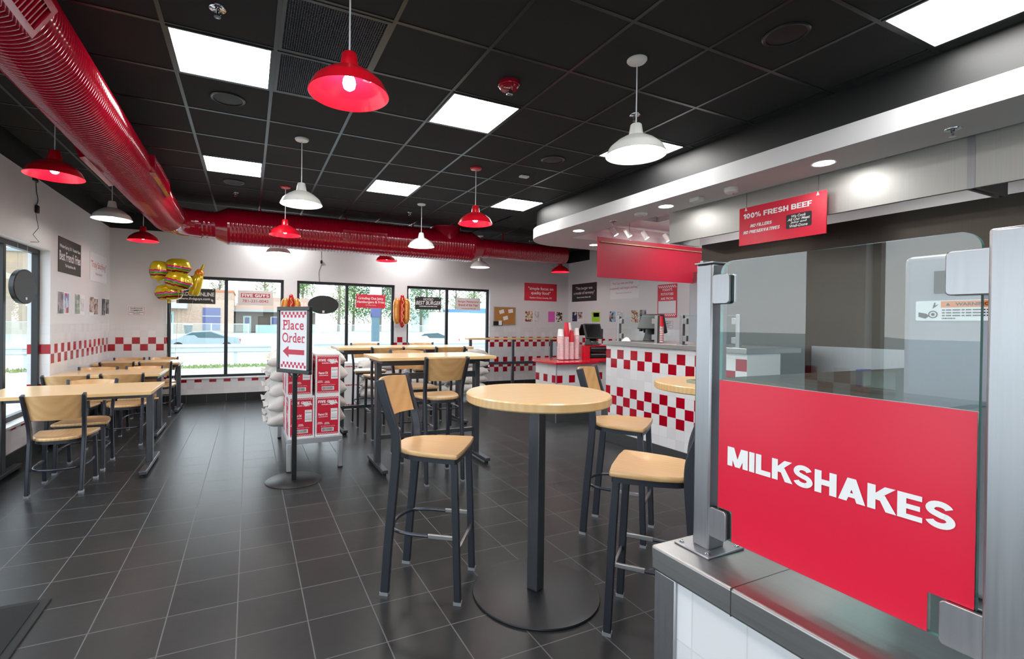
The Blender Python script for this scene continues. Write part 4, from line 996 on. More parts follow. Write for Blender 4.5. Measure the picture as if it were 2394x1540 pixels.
# ------------------------------------------------------------------ sign stand
t = thing('sign_stand', 'black floor sign stand reading place order with a red arrow', 'sign', (0.38, 4.589, 0))
g = G(); g.lathe([(0.238, 0), (0.24, 0.003), (0.236, 0.006), (0.03, 0.009), (0, 0.009)], 56); obj('base', g, M['black_metal'], t)
g = G(); g.box(-0.02, 0.02, -0.02, 0.02, 0.008, 0.98); p = obj('pole', g, M['black_metal'], t, bev=0.004)
su = Vector((0.562, -0.827, 0)); sn = su.cross(Vector(Z3)); SW, SH = 0.434, 0.595; so_ = -su*(SW/2) + Vector((0, 0, 0.96)) + sn*0.012
g = G(); fb = 0.035
for a in ((0, 0, SW, fb), (0, SH-fb, SW, SH), (0, fb, fb, SH-fb), (SW-fb, fb, SW, SH-fb)): g.prism([(a[0], a[1]), (a[2], a[1]), (a[2], a[3]), (a[0], a[3])], so_-sn*0.018, su, Z3, 0.036)
obj('frame', g, M['black_plastic'], t, bev=0.004)
g = G(); g.prism([(fb, fb), (SW-fb, fb), (SW-fb, SH-fb), (fb, SH-fb)], so_-sn*0.012, su, Z3, 0.02); obj('sign_panel', g, M['sign_white'], t, smooth=0)
fo = so_+sn*0.008
g = G(); letters(g, 'Place', SW/2, 0.432, 0.27, 0.088, fo, su, Z3, 0.001, 0.012, 0, 1.08); letters(g, 'Order', SW/2, 0.318, 0.30, 0.088, fo, su, Z3, 0.001, 0.012, 0, 1.08)
# slab serifs on the upright strokes
for x, y, wd in ((0.092, 0.393, 0.045), (0.146, 0.393, 0.036), (0.089, 0.470, 0.03), (0.142, 0.470, 0.022), (0.155, 0.279, 0.034), (0.253, 0.279, 0.028), (0.345, 0.279, 0.034), (0.242, 0.356, 0.02)):
    rect(g, x-wd/2, y-0.0045, x+wd/2, y+0.0045, fo, su, Z3, 0.0012)
obj('lettering', g, M['ink_red'], t, smooth=0)
g = G(); g.flat([(0.075, 0.195), (0.155, 0.245), (0.155, 0.212), (0.36, 0.212), (0.36, 0.168), (0.155, 0.168), (0.155, 0.14)], fo+sn*0.001, su, Z3); obj('arrow', g, M['ink_red'], t, smooth=0)
g = G(); checks(g, 0.052, 0.05, 13, 0.0254, fo, su, Z3, 0.001); checks(g, 0.052, 0.498, 13, 0.0254, fo, su, Z3, 0.001, 1); obj('checker_pattern', g, M['ink_red'], t, smooth=0)
for s in (-1, 1): g = G(); g.bar((0, 0, 0.90), tuple(su*s*0.075 + sn*0.01 + Vector((0, 0, 0.962))), 0.008, 0.012); obj('bracket', g, M['black_metal'], t)

# ------------------------------------------------------------------ dunnage rack, oil boxes, potato sacks
t = thing('dunnage_rack', 'low aluminium rack carrying the oil boxes and sacks behind the sign', 'rack', (0.59, 5.58, 0))
RX, RY = 0.255, 0.76
for sx in (-1, 1):
    for sy in (-1, 1):
        g = G(); g.box(sx*RX-0.02-0.018*sx, sx*RX+0.02-0.018*sx, sy*RY-0.02-0.018*sy, sy*RY+0.02-0.018*sy, 0.01, 0.27); lg = obj('leg', g, M['aluminium'], t, bev=0.003)
        g = G(); g.box(sx*RX-0.021-0.018*sx, sx*RX+0.021-0.018*sx, sy*RY-0.021-0.018*sy, sy*RY+0.021-0.018*sy, 0, 0.012); obj('foot_cap', g, M['rubber'], lg)
g = G(); g.box(-RX, RX, -RY, -RY+0.03, 0.262, 0.312); g.box(-RX, RX, RY-0.03, RY, 0.262, 0.312); g.box(-RX, -RX+0.03, -RY+0.03, RY-0.03, 0.262, 0.312); g.box(RX-0.03, RX, -RY+0.03, RY-0.03, 0.262, 0.312)
for k in range(1, 7): y = -RY+2*RY*k/7; g.box(-RX+0.03, RX-0.03, y-0.04, y+0.04, 0.298, 0.312)
obj('deck', g, M['aluminium'], t, bev=0.002)
def oil_box(x, y, z, label, proto=None, rz=0.0):
    if proto: return dup(proto, (x, y, z), rz, label)
    t = thing('oil_box', label, 'box', (x, y, z), rz, 'red and white cooking oil boxes'); hx, hy, h = 0.117, 0.117, 0.40
    g = G(); g.box(-hx, hx, -hy, hy, 0, h); obj('carton', g, M['carton_white'], t, bev=0.003)
    for fi, (n, u) in enumerate((((0, -1, 0), (1, 0, 0)), ((-1, 0, 0), (0, -1, 0)), ((1, 0, 0), (0, 1, 0)), ((0, 1, 0), (-1, 0, 0)))):
        n, u = Vector(n), Vector(u); o = n*hx - u*hx
        g = G(); rect(g, 0.016, 0.02, 0.218, 0.382, o, u, Z3, 0.0008); p = obj('printed_panel', g, M['box_red'], t, smooth=0)
        if fi == 3: continue
        g = G(); letters(g, '#FIVE GUYS', 0.115, 0.338, 0.175, 0.026, o, u, Z3, 0.0015); letters(g, 'BURGERS and FRIES', 0.125, 0.31, 0.13, 0.012, o, u, Z3, 0.0015, 0.02)
        letters(g, 'Peanut Oil', 0.072, 0.215, 0.085, 0.024, o, u, Z3, 0.0015, 0.03); letters(g, '~', 0.075, 0.19, 0.085, 0.006, o, u, Z3, 0.0015)
        letters(g, 'NET WEIGHT 35 LBS. (15.87 kg)', 0.12, 0.098, 0.13, 0.009, o, u, Z3, 0.0015)
        for x, y in ((0.045, 0.125), (0.11, 0.12)): letters(g, '~', x, y+0.012, 0.04, 0.006, o, u, Z3, 0.0015); letters(g, '~', x, y, 0.05, 0.006, o, u, Z3, 0.0015)
        for i in range(25):
            rect(g, 0.019+i*0.0078, 0.024+0.006*(i % 2), 0.0245+i*0.0078, 0.030+0.006*(i % 2), o, u, Z3, 0.0014); rect(g, 0.019+i*0.0078, 0.366+0.006*(i % 2), 0.0245+i*0.0078, 0.372+0.006*(i % 2), o, u, Z3, 0.0014)
        rect(g, 0.06, 0.048, 0.175, 0.084, o, u, Z3, 0.0014); rect(g, 0.146, 0.155, 0.21, 0.268, o, u, Z3, 0.0014); obj('lettering', g, M['ink_white'], p, smooth=0)
        g = G(); i = 0.066
        while i < 0.168: 
            wv = random.choice((0.0015, 0.003, 0.002)); rect(g, i, 0.052, i+wv, 0.080, o, u, Z3, 0.002); i += wv+random.choice((0.0015, 0.0025))
        for y in (0.162, 0.176, 0.19, 0.2, 0.21, 0.24, 0.256): rect(g, 0.15, y, 0.206, y+(0.004 if y in (0.176, 0.24) else 0.0015), o, u, Z3, 0.002)
        obj('barcode_lettering', g, M['ink_black'], p, smooth=0)
        if fi == 0: g = G(); g.add([o+u*a+Vector((0, 0, b))+n*0.004 for a, b in ((0.13, 0.352), (0.165, 0.338), (0.205, 0.33), (0.212, 0.312), (0.18, 0.318), (0.155, 0.30), (0.128, 0.325))], [tuple(range(7))]); obj('torn_tape', g, M['paper'], p, smooth=0)
    return t
OB = oil_box(0.705, 4.965, 0.312, 'red oil box at the front of the rack, lower box away from the pole')
oil_box(0.705, 4.97, 0.7125, 'red oil box on top of the front column away from the sign pole', OB)
oil_box(0.462, 4.955, 0.312, 'red oil box right behind the sign pole, lower of its column', OB, 0.02)
oil_box(0.445, 4.96, 0.7125, 'red oil box under the sign panel, upper of its column', OB, -0.02)
oil_box(0.450, 5.20, 0.312, 'red oil box of the second row, lower, next to the sacks', OB)
oil_box(0.440, 5.20, 0.7125, 'red oil box of the second row, upper, next to the sacks', OB)
oil_box(0.705, 5.21, 0.312, 'red oil box of the second row, lower, facing the tall tables', OB)
oil_box(0.705, 5.21, 0.7125, 'red oil box of the second row, upper, facing the tall tables', OB)
from mathutils import noise as mn
def sack_mesh(lx, ly, h, seed):
    """filled paper sack: pillow with pinched, drooping ends, dents and creases"""
    rnd = random.Random(seed); n, m = 44, 32; g = G(); vs = []; fs = []; sx_ = Vector((rnd.uniform(0, 90), rnd.uniform(0, 90), seed))
    for i in range(n+1):
        s = -1+2*i/n; e = max(0.0, 1-abs(s)**5)
        for j in range(m):
            a = 2*PI*j/m; ca, sa = math.cos(a), math.sin(a)
            yy = math.copysign(abs(ca)**0.5, ca); zz = math.copysign(abs(sa)**0.7, sa)
            hh = h/2*(e**0.5*0.96+0.04); wv = ly/2*(0.84+0.16*e); q = Vector((s*lx/2, yy*wv, zz*hh))
            lump = mn.noise(q*7+sx_)*0.022; cre = (0.5-abs(mn.noise(q*13+sx_*2)))*0.03; fine = (0.4-abs(mn.noise(q*34+sx_)))*0.008
            d = (lump+cre*0.6+fine)*(0.35+0.65*e)
            nrm = Vector((0.3*s**3, yy*0.7, zz)).normalized()
            q = q + nrm*d; sag = -0.07*max(0, abs(s)-0.7)*(1.6 if s < 0 else 1.1)
            vs.append((q.x, q.y, q.z+h/2+sag))
    for i in range(n):
        for j in range(m): fs.append((i*m+j, i*m+(j+1) % m, (i+1)*m+(j+1) % m, (i+1)*m+j))
    fs.append(tuple(range(m))); fs.append(tuple(reversed([n*m+j for j in range(m)])))
    return g.add(vs, fs)
def sack(x, y, z, rz, label, grp, lx=0.8, ly=0.44, h=0.15, seed=1):
    t = thing('potato_sack', label, 'sack', (x, y, z), rz, grp)
    g = sack_mesh(lx, ly, h, seed); obj('bag', g, M['sack_paper'], t, smooth=40)
    # printed block on the near and end faces, following the paper
    gp = G(); vs = g.v; m = 32
    for i in range(15, 30):
        for j in (20, 21, 22, 23, 24, 25, 26, 27) if seed % 2 else (21, 22, 23, 24, 25):
            q = [(i*m+j), (i*m+j+1), ((i+1)*m+j+1), ((i+1)*m+j)]
            gp.add([(vs[k][0], vs[k][1]-0.003, (vs[k][2]-h/2)*1.012+h/2) for k in q], [(0, 1, 2, 3)])
    obj('printed_panel', gp, M['sack_print'], t, smooth=180)
    g = G(); e = -lx/2; g.add([(e-0.035, -ly*0.36, h*0.40), (e-0.03, ly*0.36, h*0.34), (e+0.06, ly*0.38, h*0.52), (e+0.06, -ly*0.38, h*0.52), (e-0.035, -ly*0.2, h*0.28), (e-0.04, ly*0.1, h*0.6)], [(0, 1, 2, 3), (0, 4, 1), (0, 5, 3)])
    obj('folded_end', g, M['sack_paper'], t, smooth=0); return t
k_ = NB('sack_print'); v, p = k_.pos(); f = k_.math('GREATER_THAN', k_.noise(k_.scale(v, (9, 9, 60)), 1.0, 2.0), 0.53)
k_.col(k_.mix(f, lin((150, 24, 46)), lin((212, 206, 202)))); k_.rough(0.7); M['sack_print'] = k_.m
lvl = ['lowest', 'second lowest', 'middle', 'second from top', 'topmost']
for i in range(5):
    sack(0.585+random.uniform(-0.02, 0.02), 5.62+random.uniform(-0.02, 0.02), 0.314+0.157*i, random.uniform(-0.05, 0.05), 'white potato sack, %s of the pile next to the oil boxes' % lvl[i], 'potato sacks on the rack', 0.80, 0.46, 0.165, 10+i)
    sack(0.60+random.uniform(-0.02, 0.02), 6.10+random.uniform(-0.02, 0.02), 0.314+0.157*i, random.uniform(-0.05, 0.05), 'white potato sack, %s of the pile at the window end of the rack' % lvl[i], 'potato sacks on the rack', 0.82, 0.46, 0.165, 30+i)
piles = ((2.05, 8.12, 'nearest the white carton'), (2.86, 8.16, 'in the middle of the window row'), (3.62, 8.10, 'nearest the drink ledge'))
t = thing('dunnage_rack', 'low aluminium rack under the potato sacks by the window', 'rack', (2.83, 8.15, 0))
g = G(); g.box(-1.2, 1.2, -0.25, 0.25, 0.14, 0.18); obj('deck', g, M['aluminium'], t, bev=0.003)
for sx in (-1.17, -0.4, 0.4, 1.17):
    for sy in (-0.22, 0.22): g = G(); g.box(sx-0.02, sx+0.02, sy-0.02, sy+0.02, 0, 0.14); obj('leg', g, M['aluminium'], t)
for x, y, wh in piles:
    for i in range(4 if x < 3 else 5):
        sack(x+random.uniform(-0.03, 0.03), y+random.uniform(-0.03, 0.03), 0.182+0.15*i, random.uniform(-0.08, 0.08), 'potato sack, %s of the pile %s' % (['lowest', 'second', 'third', 'fourth', 'uppermost'][i], wh), 'potato sacks by the window', 0.76, 0.46, 0.16, 50+i+int(x*10))
t = thing('storage_carton', 'tall white carton with red print on the floor, behind the tall tables', 'box', (1.52, 8.1, 0))
g = G(); g.box(-0.12, 0.12, -0.15, 0.15, 0, 0.76); obj('carton', g, M['carton_white'], t, bev=0.003)
g = G()
for z in (0.08, 0.4, 0.7): letters(g, '~', 0.12, z, 0.19, 0.02, (-0.12, -0.15, 0), (1, 0, 0), Z3, 0.001)
obj('lettering', g, M['ink_dull_red'], t, smooth=0)

# ------------------------------------------------------------------ milkshake counter and its glass guard (nearest the camera)
CZ = 0.914
t = thing('milkshake_counter', 'tiled counter with a stainless steel top under the milkshakes guard', 'counter', (0.86, 0.83, 0))
def mv(g, d): g.v = [(a-d[0], b-d[1], c-d[2]) for a, b, c in g.v]; return g
MC = (0.86, 0.83, 0)
g = G(); g.box(0.0075, 1.25, -3.2, -0.052, 0.0, CZ-0.058); obj('tiled_body', g, M['tile_mc'], t, smooth=0)
g = G(); g.box(0.0, 0.06, -0.06, 0.0, 0.0, CZ-0.056); g.box(0.06, 1.25, -0.052, 0.0, 0.0, CZ-0.056); obj('corner_panel', g, M['steel'], t, bev=0.003)
g = G(); g.box(-0.006, 1.26, -3.2, 0.006, CZ-0.056, CZ); obj('worktop', g, M['steel_h'], t, bev=0.006, seg=3)
g = G(); g.box(-0.0065, 0.25, -0.2005, -0.199, CZ-0.055, CZ+0.0006); obj('seam', g, M['steel_dark'], t)
t = thing('sneeze_guard', 'glass guard with steel posts on the counter, red panel reading milkshakes', 'sneeze guard', (0.955, 0.5, CZ))
GO = (0.955, 0.5, CZ); GX = 0.957
def gb(*a): g = G(); g.box(*a); return mv(g, GO)
PT = 1.566
p = obj('post', gb(0.941, 0.994, 0.752, 0.795, CZ+0.004, PT), M['steel'], t, bev=0.004)
obj('post_cap', gb(0.938, 0.997, 0.749, 0.798, PT, PT+0.004), M['steel'], p, bev=0.001)
obj('base_plate', gb(0.91, 1.03, 0.727, 0.82, CZ, CZ+0.005), M['steel'], p, bev=0.002)
for x, y in ((0.922, 0.738), (0.922, 0.809), (1.018, 0.738), (1.018, 0.809)):
    g = G(); g.lathe([(0.0055, 0.004), (0.0055, 0.0075), (0.0035, 0.009), (0, 0.009)], 14, (x-GO[0], y-GO[1], 0)); obj('screw', g, M['chrome'], p)
obj('cap_clip', gb(0.952, 0.983, 0.786, 0.794, PT+0.004, PT+0.010), M['steel'], p)
p = obj('post', gb(0.941, 0.994, 0.253, 0.306, CZ+0.004, PT), M['steel'], t, bev=0.004)
obj('base_plate', gb(0.91, 1.03, 0.235, 0.325, CZ, CZ+0.005), M['steel'], p, bev=0.002)
# pane with rounded upper corners
g = G(); y1, y0 = 0.739, 0.316; wd = y1-y0
po = rrect(0, 0, wd, 0.612, 0.026, 8)
g.prism(po, (GX+0.0045, y1, 0.956), (0, -1, 0), Z3, 0.009); mv(g, GO)
fr = G(); ed = G(); n = len(po)
fr.add(g.v, [g.f[0], g.f[1]]); ed.add(g.v, g.f[2:])
obj('glass_pane', fr, M['guard_glass'], t, smooth=0); obj('glass_edge', ed, M['glass_edge'], t)
g = G(); po2 = [(0.001, 0.066), (0.036, 0.066), (0.036, 0.0005), (wd-0.054, 0.0005), (wd-0.054, 0.062), (wd-0.001, 0.062), (wd-0.001, 0.349), (0.001, 0.349)]
g.flat(po2, (GX-0.0050, y1, 0.956), (0, -1, 0), Z3); mv(g, GO); vp = obj('vinyl_panel', g, M['vinyl_red'], t, smooth=0)
g = G(); g.flat(po2, (GX+0.0050, y1, 0.956), (0, -1, 0), Z3); mv(g, GO); obj('vinyl_backing', g, M['sign_pale'], t, smooth=0)
g = G(); letters(g, '#MILKSHAKES', 0.2125, 0.186, 0.376, 0.0415, (GX-0.0052, y1, 0.956), (0, -1, 0), Z3, 0.0008); mv(g, GO); obj('lettering', g, M['ink_white'], vp, smooth=0)
def clamp(yc, zc, wd_, ht, part='clamp'):
    g = G(); g.prism(rrect(-wd_/2, -ht/2, wd_/2, ht/2, 0.007, 4), (GX-0.006, yc, zc), (0, -1, 0), Z3, 0.008); mv(g, GO); c = obj(part, g, M['steel'], t, bev=0.0015)
    g = G(); g.prism(rrect(-wd_/2, -ht/2, wd_/2, ht/2, 0.007, 4), (GX+0.014, yc, zc), (0, -1, 0), Z3, 0.008); mv(g, GO); obj('clamp_back', g, M['steel'], c, bev=0.0015)
    g = G(); g.prism(rrect(-wd_/2+0.002, -ht/2+0.002, wd_/2-0.002, ht/2-0.002, 0.006, 4), (GX+0.006, yc, zc), (0, -1, 0), Z3, 0.012); mv(g, GO); obj('gasket', g, M['rubber'], c)
for zc in (1.507, 0.985): clamp(0.733, zc, 0.042, 0.066)
for zc in (1.507, 0.985): clamp(0.325, zc, 0.056, 0.066)
# glass shelf behind the guard and the machine
t = thing('glass_shelf', 'pale glass shelf right behind the milkshakes guard', 'shelf', (1.5, 0.7, 1.285))
g = G(); g.box(1.0, 2.09, 0.40, 0.87, 1.281, 1.289); mv(g, (1.5, 0.7, 1.285)); obj('shelf_board', g, M['shelf_glass'], t, bev=0.001)
for x in (1.06, 2.03):
    g = G(); g.box(x-0.012, x+0.012, 0.855, 0.88, CZ, 1.281); mv(g, (1.5, 0.7, 1.285)); obj('support', g, M['steel'], t)
t = thing('milkshake_machine', 'grey steel drink machine with a warning sticker behind the guard glass', 'machine', (1.55, 0.1, CZ)); mo = (1.55, 0.1, CZ)
g = G(); g.box(1.25, 1.85, -0.45, 0.535, CZ, 1.575); mv(g, mo); obj('housing', g, M['machine_grey'], t, bev=0.012, seg=3)
g = G(); g.box(1.246, 1.252, -0.2, 0.30, 1.0, 1.38); mv(g, mo); obj('door_panel', g, M['steel'], t, bev=0.003)
g = G(); g.box(1.2435, 1.2505, 0.40, 0.482, 1.495, 1.54); mv(g, mo); obj('control_slot', g, M['grille_black'], t)
wo = (1.249, 0.512, 1.441)
th = thing('warning_label', 'white and orange warning sticker on the grey machine behind the glass', 'label', wo)
g = G(); g.prism(rrect(0, 0, 0.118, 0.040, 0.003, 3), (0, 0, 0), (0, -1, 0), Z3, 0.0012); obj('sticker', g, M['sign_white'], th, smooth=0)
g = G(); rect(g, 0.040, 0.026, 0.117, 0.0385, (0, 0, 0), (0, -1, 0), Z3, 0.0016); obj('orange_band', g, M['orange_label'], th, smooth=0)
g = G(); letters(g, 'WARNING', 0.086, 0.0322, 0.048, 0.0065, (0, 0, 0), (0, -1, 0), Z3, 0.002, 0.03)
g.add([(-0.002, -(0.0475+a), 0.0295+b) for a, b in ((0, 0), (0.007, 0), (0.0035, 0.0062))], [(0, 1, 2)])
for z in (0.021, 0.0155, 0.010, 0.0045): letters(g, '~', 0.078 if z > 0.005 else 0.052, z, 0.072 if z > 0.005 else 0.02, 0.0022, (0, 0, 0), (0, -1, 0), Z3, 0.002)
g.add([(-0.002, -(0.028+0.0075*math.cos(2*PI*i/24)*q), 0.0125+0.0075*math.sin(2*PI*i/24)*q) for q in (1, 0.75) for i in range(24)], [(i, (i+1) % 24, 24+(i+1) % 24, 24+i) for i in range(24)])
g.add([(-0.002, -(0.028+0.003*math.cos(2*PI*i/16)), 0.0125+0.003*math.sin(2*PI*i/16)) for i in range(16)], [tuple(range(16))])
g.add([(-0.002, -a, b) for a, b in ((0.005, 0.017), (0.018, 0.014), (0.022, 0.009), (0.016, 0.004), (0.005, 0.008))], [(0, 1, 2, 3, 4)])
g.add([(-0.002, -a, b) for a, b in ((0.027, 0.024), (0.030, 0.036), (0.032, 0.036), (0.031, 0.03), (0.037, 0.033), (0.032, 0.028))], [(0, 1, 2, 3, 4, 5)])
obj('lettering', g, M['ink_black'], th, smooth=0)

# ------------------------------------------------------------------ long checkered counter
FX = 4.03
t = thing('front_counter', 'white counter with red checker tiles and a steel top', 'counter', (FX, 3.85, 0)); fo = (FX, 3.85, 0)
g = G(); g.box(FX, 4.5, 2.85, 4.72, 0.0, 1.18); mv(g, fo); o = obj('tiled_body', g, M['tile_counter_l'], t, smooth=0)
g = G(); g.box(FX-0.012, FX, 2.85, 4.72, 0, 0.135); mv(g, fo); obj('kick_board', g, M['kick_tile'], t, smooth=0)
g = G(); g.box(FX-0.025, 4.80, 2.84, 4.76, 1.18, 1.231); mv(g, fo); obj('worktop', g, M['steel_h'], t, bev=0.004)
def guard(y0, y1, label, x=4.12):
    t = thing('sneeze_guard', label, 'sneeze guard', (x, (y0+y1)/2, 1.231), 0, 'small glass guards on the checkered counter'); go = (x, (y0+y1)/2, 1.231)
    for y in (y0, y1):
        g = G(); g.box(x-0.02, x+0.02, y-0.02, y+0.02, 1.235, 1.54); mv(g, go); p = obj('post', g, M['steel'], t, bev=0.003)
        g = G(); g.box(x-0.04, x+0.04, y-0.035, y+0.035, 1.231, 1.236); mv(g, go); obj('base_plate', g, M['steel'], p)
        s = 1 if y == y0 else -1
        for z in (1.295, 1.475): g = G(); g.box(x-0.018, x+0.018, min(y+s*0.02, y+s*0.065), max(y+s*0.02, y+s*0.065), z-0.03, z+0.03); mv(g, go); c = obj('clamp', g, M['steel'], p, bev=0.004)
    g = G(); g.add([(x, y0+0.03, 1.255), (x, y1-0.03, 1.255), (x, y1-0.03, 1.53), (x, y0+0.03, 1.53)], [(0, 1, 2, 3)]); mv(g, go); obj('glass_pane', g, M['guard_glass'], t, smooth=0)
    g = G(); g.box(x-0.003, x+0.003, y0+0.03, y1-0.03, 1.529, 1.533); mv(g, go); obj('glass_edge', g, M['glass_edge'], t)
guard(3.99, 4.60, 'glass guard nearest the end of the checkered counter')
guard(3.00, 3.645, 'glass guard on the checkered counter, beside the big steel post')
def pos_terminal(x, y, z, rz, label):
    t = thing('cash_register', label, 'cash register', (x, y, z), rz, None)
    g = G(); g.prism([(-0.13, 0.0), (0.10, 0.0), (0.06, 0.07), (0.02, 0.22), (-0.02, 0.22), (-0.05, 0.07)], (-0.07, 0, 0), (0, 1, 0), Z3, 0.14); obj('stand', g, M['black_plastic'], t, bev=0.01)
    ux = Vector((1, 0, 0)); v = Vector((0, 0.34, 0.94)).normalized()
    g = G(); g.prism(rrect(-0.165, -0.125, 0.165, 0.125, 0.012), (0, -0.02, 0.215), ux, v, 0.03); obj('display', g, M['black_plastic'], t, bev=0.004)
    g = G(); g.flat([(-0.145, -0.105), (0.145, -0.105), (0.145, 0.105), (-0.145, 0.105)], Vector((0, -0.02, 0.215))+ux.cross(v)*0.0308, ux, v); obj('screen', g, M['screen_glass'], t, smooth=0)
    g = G(); v2 = Vector((0, -0.50, 0.86)).normalized(); g.prism(rrect(-0.13, -0.10, 0.13, 0.10, 0.01), (-0.03, 0.10, 0.235), -ux, v2, 0.02); obj('customer_display', g, M['black_plastic'], t, bev=0.003)
    g = G(); g.box(0.165, 0.19, -0.05, 0.0, 0.12, 0.26); obj('card_reader', g, M['black_plastic'], t, bev=0.004)
    for xx in (-0.06, 0.05): g = G(); g.box(xx-0.018, xx+0.018, -0.092, -0.086, 0.052, 0.062); obj('badge', g, M['aluminium'], t)
    return t
pos_terminal(4.62, 4.56, 1.231, 1.75, 'black cash register behind the checkered counter, dark back toward us')
def cup(x, y, z, label, grp, m='cup_white', proto=None, flip=False):
    if proto: return dup(proto, (x, y, z), 0, label, grp)
    t = thing('paper_cup', label, 'cup', (x, y, z), 0, grp)
    g = G(); pr = [(0.041, 0.0), (0.042, 0.002), (0.041, 0.004), (0.029, 0.118), (0.0, 0.119)]; g.lathe(pr, 18); b = obj('cup_body', g, M[m], t)
    g = G(); g.lathe([(0.0425, 0.0), (0.0425, 0.006), (0.0405, 0.006)], 18); obj('red_band', g, M['cup_red'], t); return t
CW = cup(4.28, 4.10, 1.2325, 'white paper cup with a red rim, nested in the stack on the checkered counter', 'cups stacked on the checkered counter')
for i in range(1, 9): dup(CW, (4.28, 4.10, 1.2325+0.0205*i), 0, CW['label'])
CR = cup(4.28, 4.10, 1.2325+0.0205*9, 'red paper cup on top of the stack on the checkered counter', 'red cups on the checkered counter', 'cup_red')
t = thing('napkin', 'crumpled white napkin on the edge of the checkered counter', 'napkin', (4.09, 4.44, 1.231))
g = G(); rnd = random.Random(3); n = 14; g.add([(0, 0, 0.055)]+[(0.06*math.cos(2*PI*i/n)*rnd.uniform(0.7, 1.1), 0.07*math.sin(2*PI*i/n)*rnd.uniform(0.7, 1.1), rnd.uniform(0, 0.008)) for i in range(n)]+[(0.03*math.cos(2*PI*i/n), 0.035*math.sin(2*PI*i/n), rnd.uniform(0.015, 0.045)) for i in range(n)],
      [(0, 1+n+i, 1+n+(i+1) % n) for i in range(n)]+[(1+i, 1+(i+1) % n, 1+n+(i+1) % n, 1+n+i) for i in range(n)]); obj('paper', g, M['paper'], t, smooth=0)
# ------------------------------------------------------------------ red topped drink counter
t = thing('red_counter', 'small tiled counter with a glossy red top and angled end', 'counter', (4.03, 5.79, 0)); ro = (4.03, 5.79, 0)
body = [(4.03, 5.79), (4.70, 5.79), (4.70, 6.0), (5.5, 6.0), (5.5, 6.62), (4.35, 6.62), (4.03, 6.34)]
def pbox(poly, z0, z1, o): g = G(); g.prism(poly, (0, 0, z0), (1, 0, 0), (0, 1, 0), z1-z0); return mv(g, o)
obj('tiled_body', pbox(body, 0.0, 0.85, ro), M['tile_red_l'], t, smooth=0)
g = G(); g.box(4.018, 4.03, 5.79, 6.34, 0, 0.14); g.box(4.03, 4.70, 5.778, 5.79, 0, 0.14); mv(g, ro); obj('kick_board', g, M['kick_tile'], t, smooth=0)
g = G(); g.box(4.022, 4.036, 5.782, 5.796, 0, 0.85); mv(g, ro); obj('corner_trim', g, M['aluminium'], t)
g = G(); g.box(4.04, 4.70, 5.772, 5.779, 0.14, 0.152); mv(g, ro); obj('metal_strip', g, M['aluminium'], t)
top = [(3.955, 5.70)] + [(4.72, 5.70), (4.72, 5.93), (5.5, 5.93), (5.5, 6.66), (4.45, 6.66), (4.2, 6.62), (4.04, 6.48), (3.955, 6.28)]
o = obj('countertop', pbox(top, 0.85, 0.882, ro), M['counter_red'], t, bev=0.005, seg=3)
t = thing('red_shelf_unit', 'red open shelf box with black trays under the cash register', 'shelf unit', (4.92, 6.12, 0.882)); uo = (4.92, 6.12, 0.882)
g = G(); g.box(4.705, 4.80, 6.0, 6.28, 0.882, 1.105); g.box(4.80, 5.35, 6.0, 6.28, 1.085, 1.105); g.box(4.80, 5.35, 6.0, 6.28, 0.882, 0.905); g.box(4.80, 5.35, 6.26, 6.28, 0.905, 1.085); mv(g, uo); obj('casing', g, M['counter_red'], t, smooth=0)
for z in (0.915, 1.015): g = G(); g.box(4.81, 5.34, 6.005, 6.24, z, z+0.06); mv(g, uo); d = obj('tray', g, M['black_plastic'], t, bev=0.003); g = G(); g.box(4.83, 5.32, 6.0, 6.005, z+0.045, z+0.053); mv(g, uo); obj('tray_rim', g, M['aluminium'], d)
pos_terminal(4.93, 6.13, 1.105, 0.0, 'black touch screen cash register on the red shelf box')
t = thing('cup_holder', 'clear acrylic holder full of cup stacks on the red counter', 'cup holder', (4.49, 6.16, 0.882)); ho = (4.49, 6.16, 0.882)
g = G(); g.box(4.28, 4.69, 6.05, 6.27, 0.882, 0.888); mv(g, ho); obj('base', g, M['acrylic'], t, smooth=0)
for a in ((4.28, 4.69, 6.05, 6.054), (4.28, 4.284, 6.054, 6.27), (4.686, 4.69, 6.054, 6.27)): g = G(); g.box(*a, 0.888, 1.14 if a[1]-a[0] < 0.1 else 0.90); mv(g, ho); obj('side_panel', g, M['acrylic'], t, smooth=0)
GRP = 'cups in the acrylic holder'
HW = cup(4.335, 6.11, 0.889, 'white paper cup with a red rim, nested in a stack in the acrylic holder', GRP)
HR = cup(4.43, 6.11, 0.889+0.0205*17, 'red paper cup in the stack in the acrylic holder', 'red cups in the acrylic holder', 'cup_red')
for x, y, n, red in ((4.335, 6.11, 18, ()), (4.43, 6.11, 23, (17, 18, 19, 20, 21, 22)), (4.525, 6.11, 17, (13, 14, 15, 16)), (4.625, 6.11, 19, ()), (4.38, 6.205, 18, ()), (4.545, 6.205, 23, ())):
    for i in range(n):
        if (x, i) in ((4.335, 0), (4.43, 17)): continue
        s = HR if i in red else HW; dup(s, (x+random.uniform(-0.001, 0.001), y, 0.889+0.0205*i), 0, s['label'])
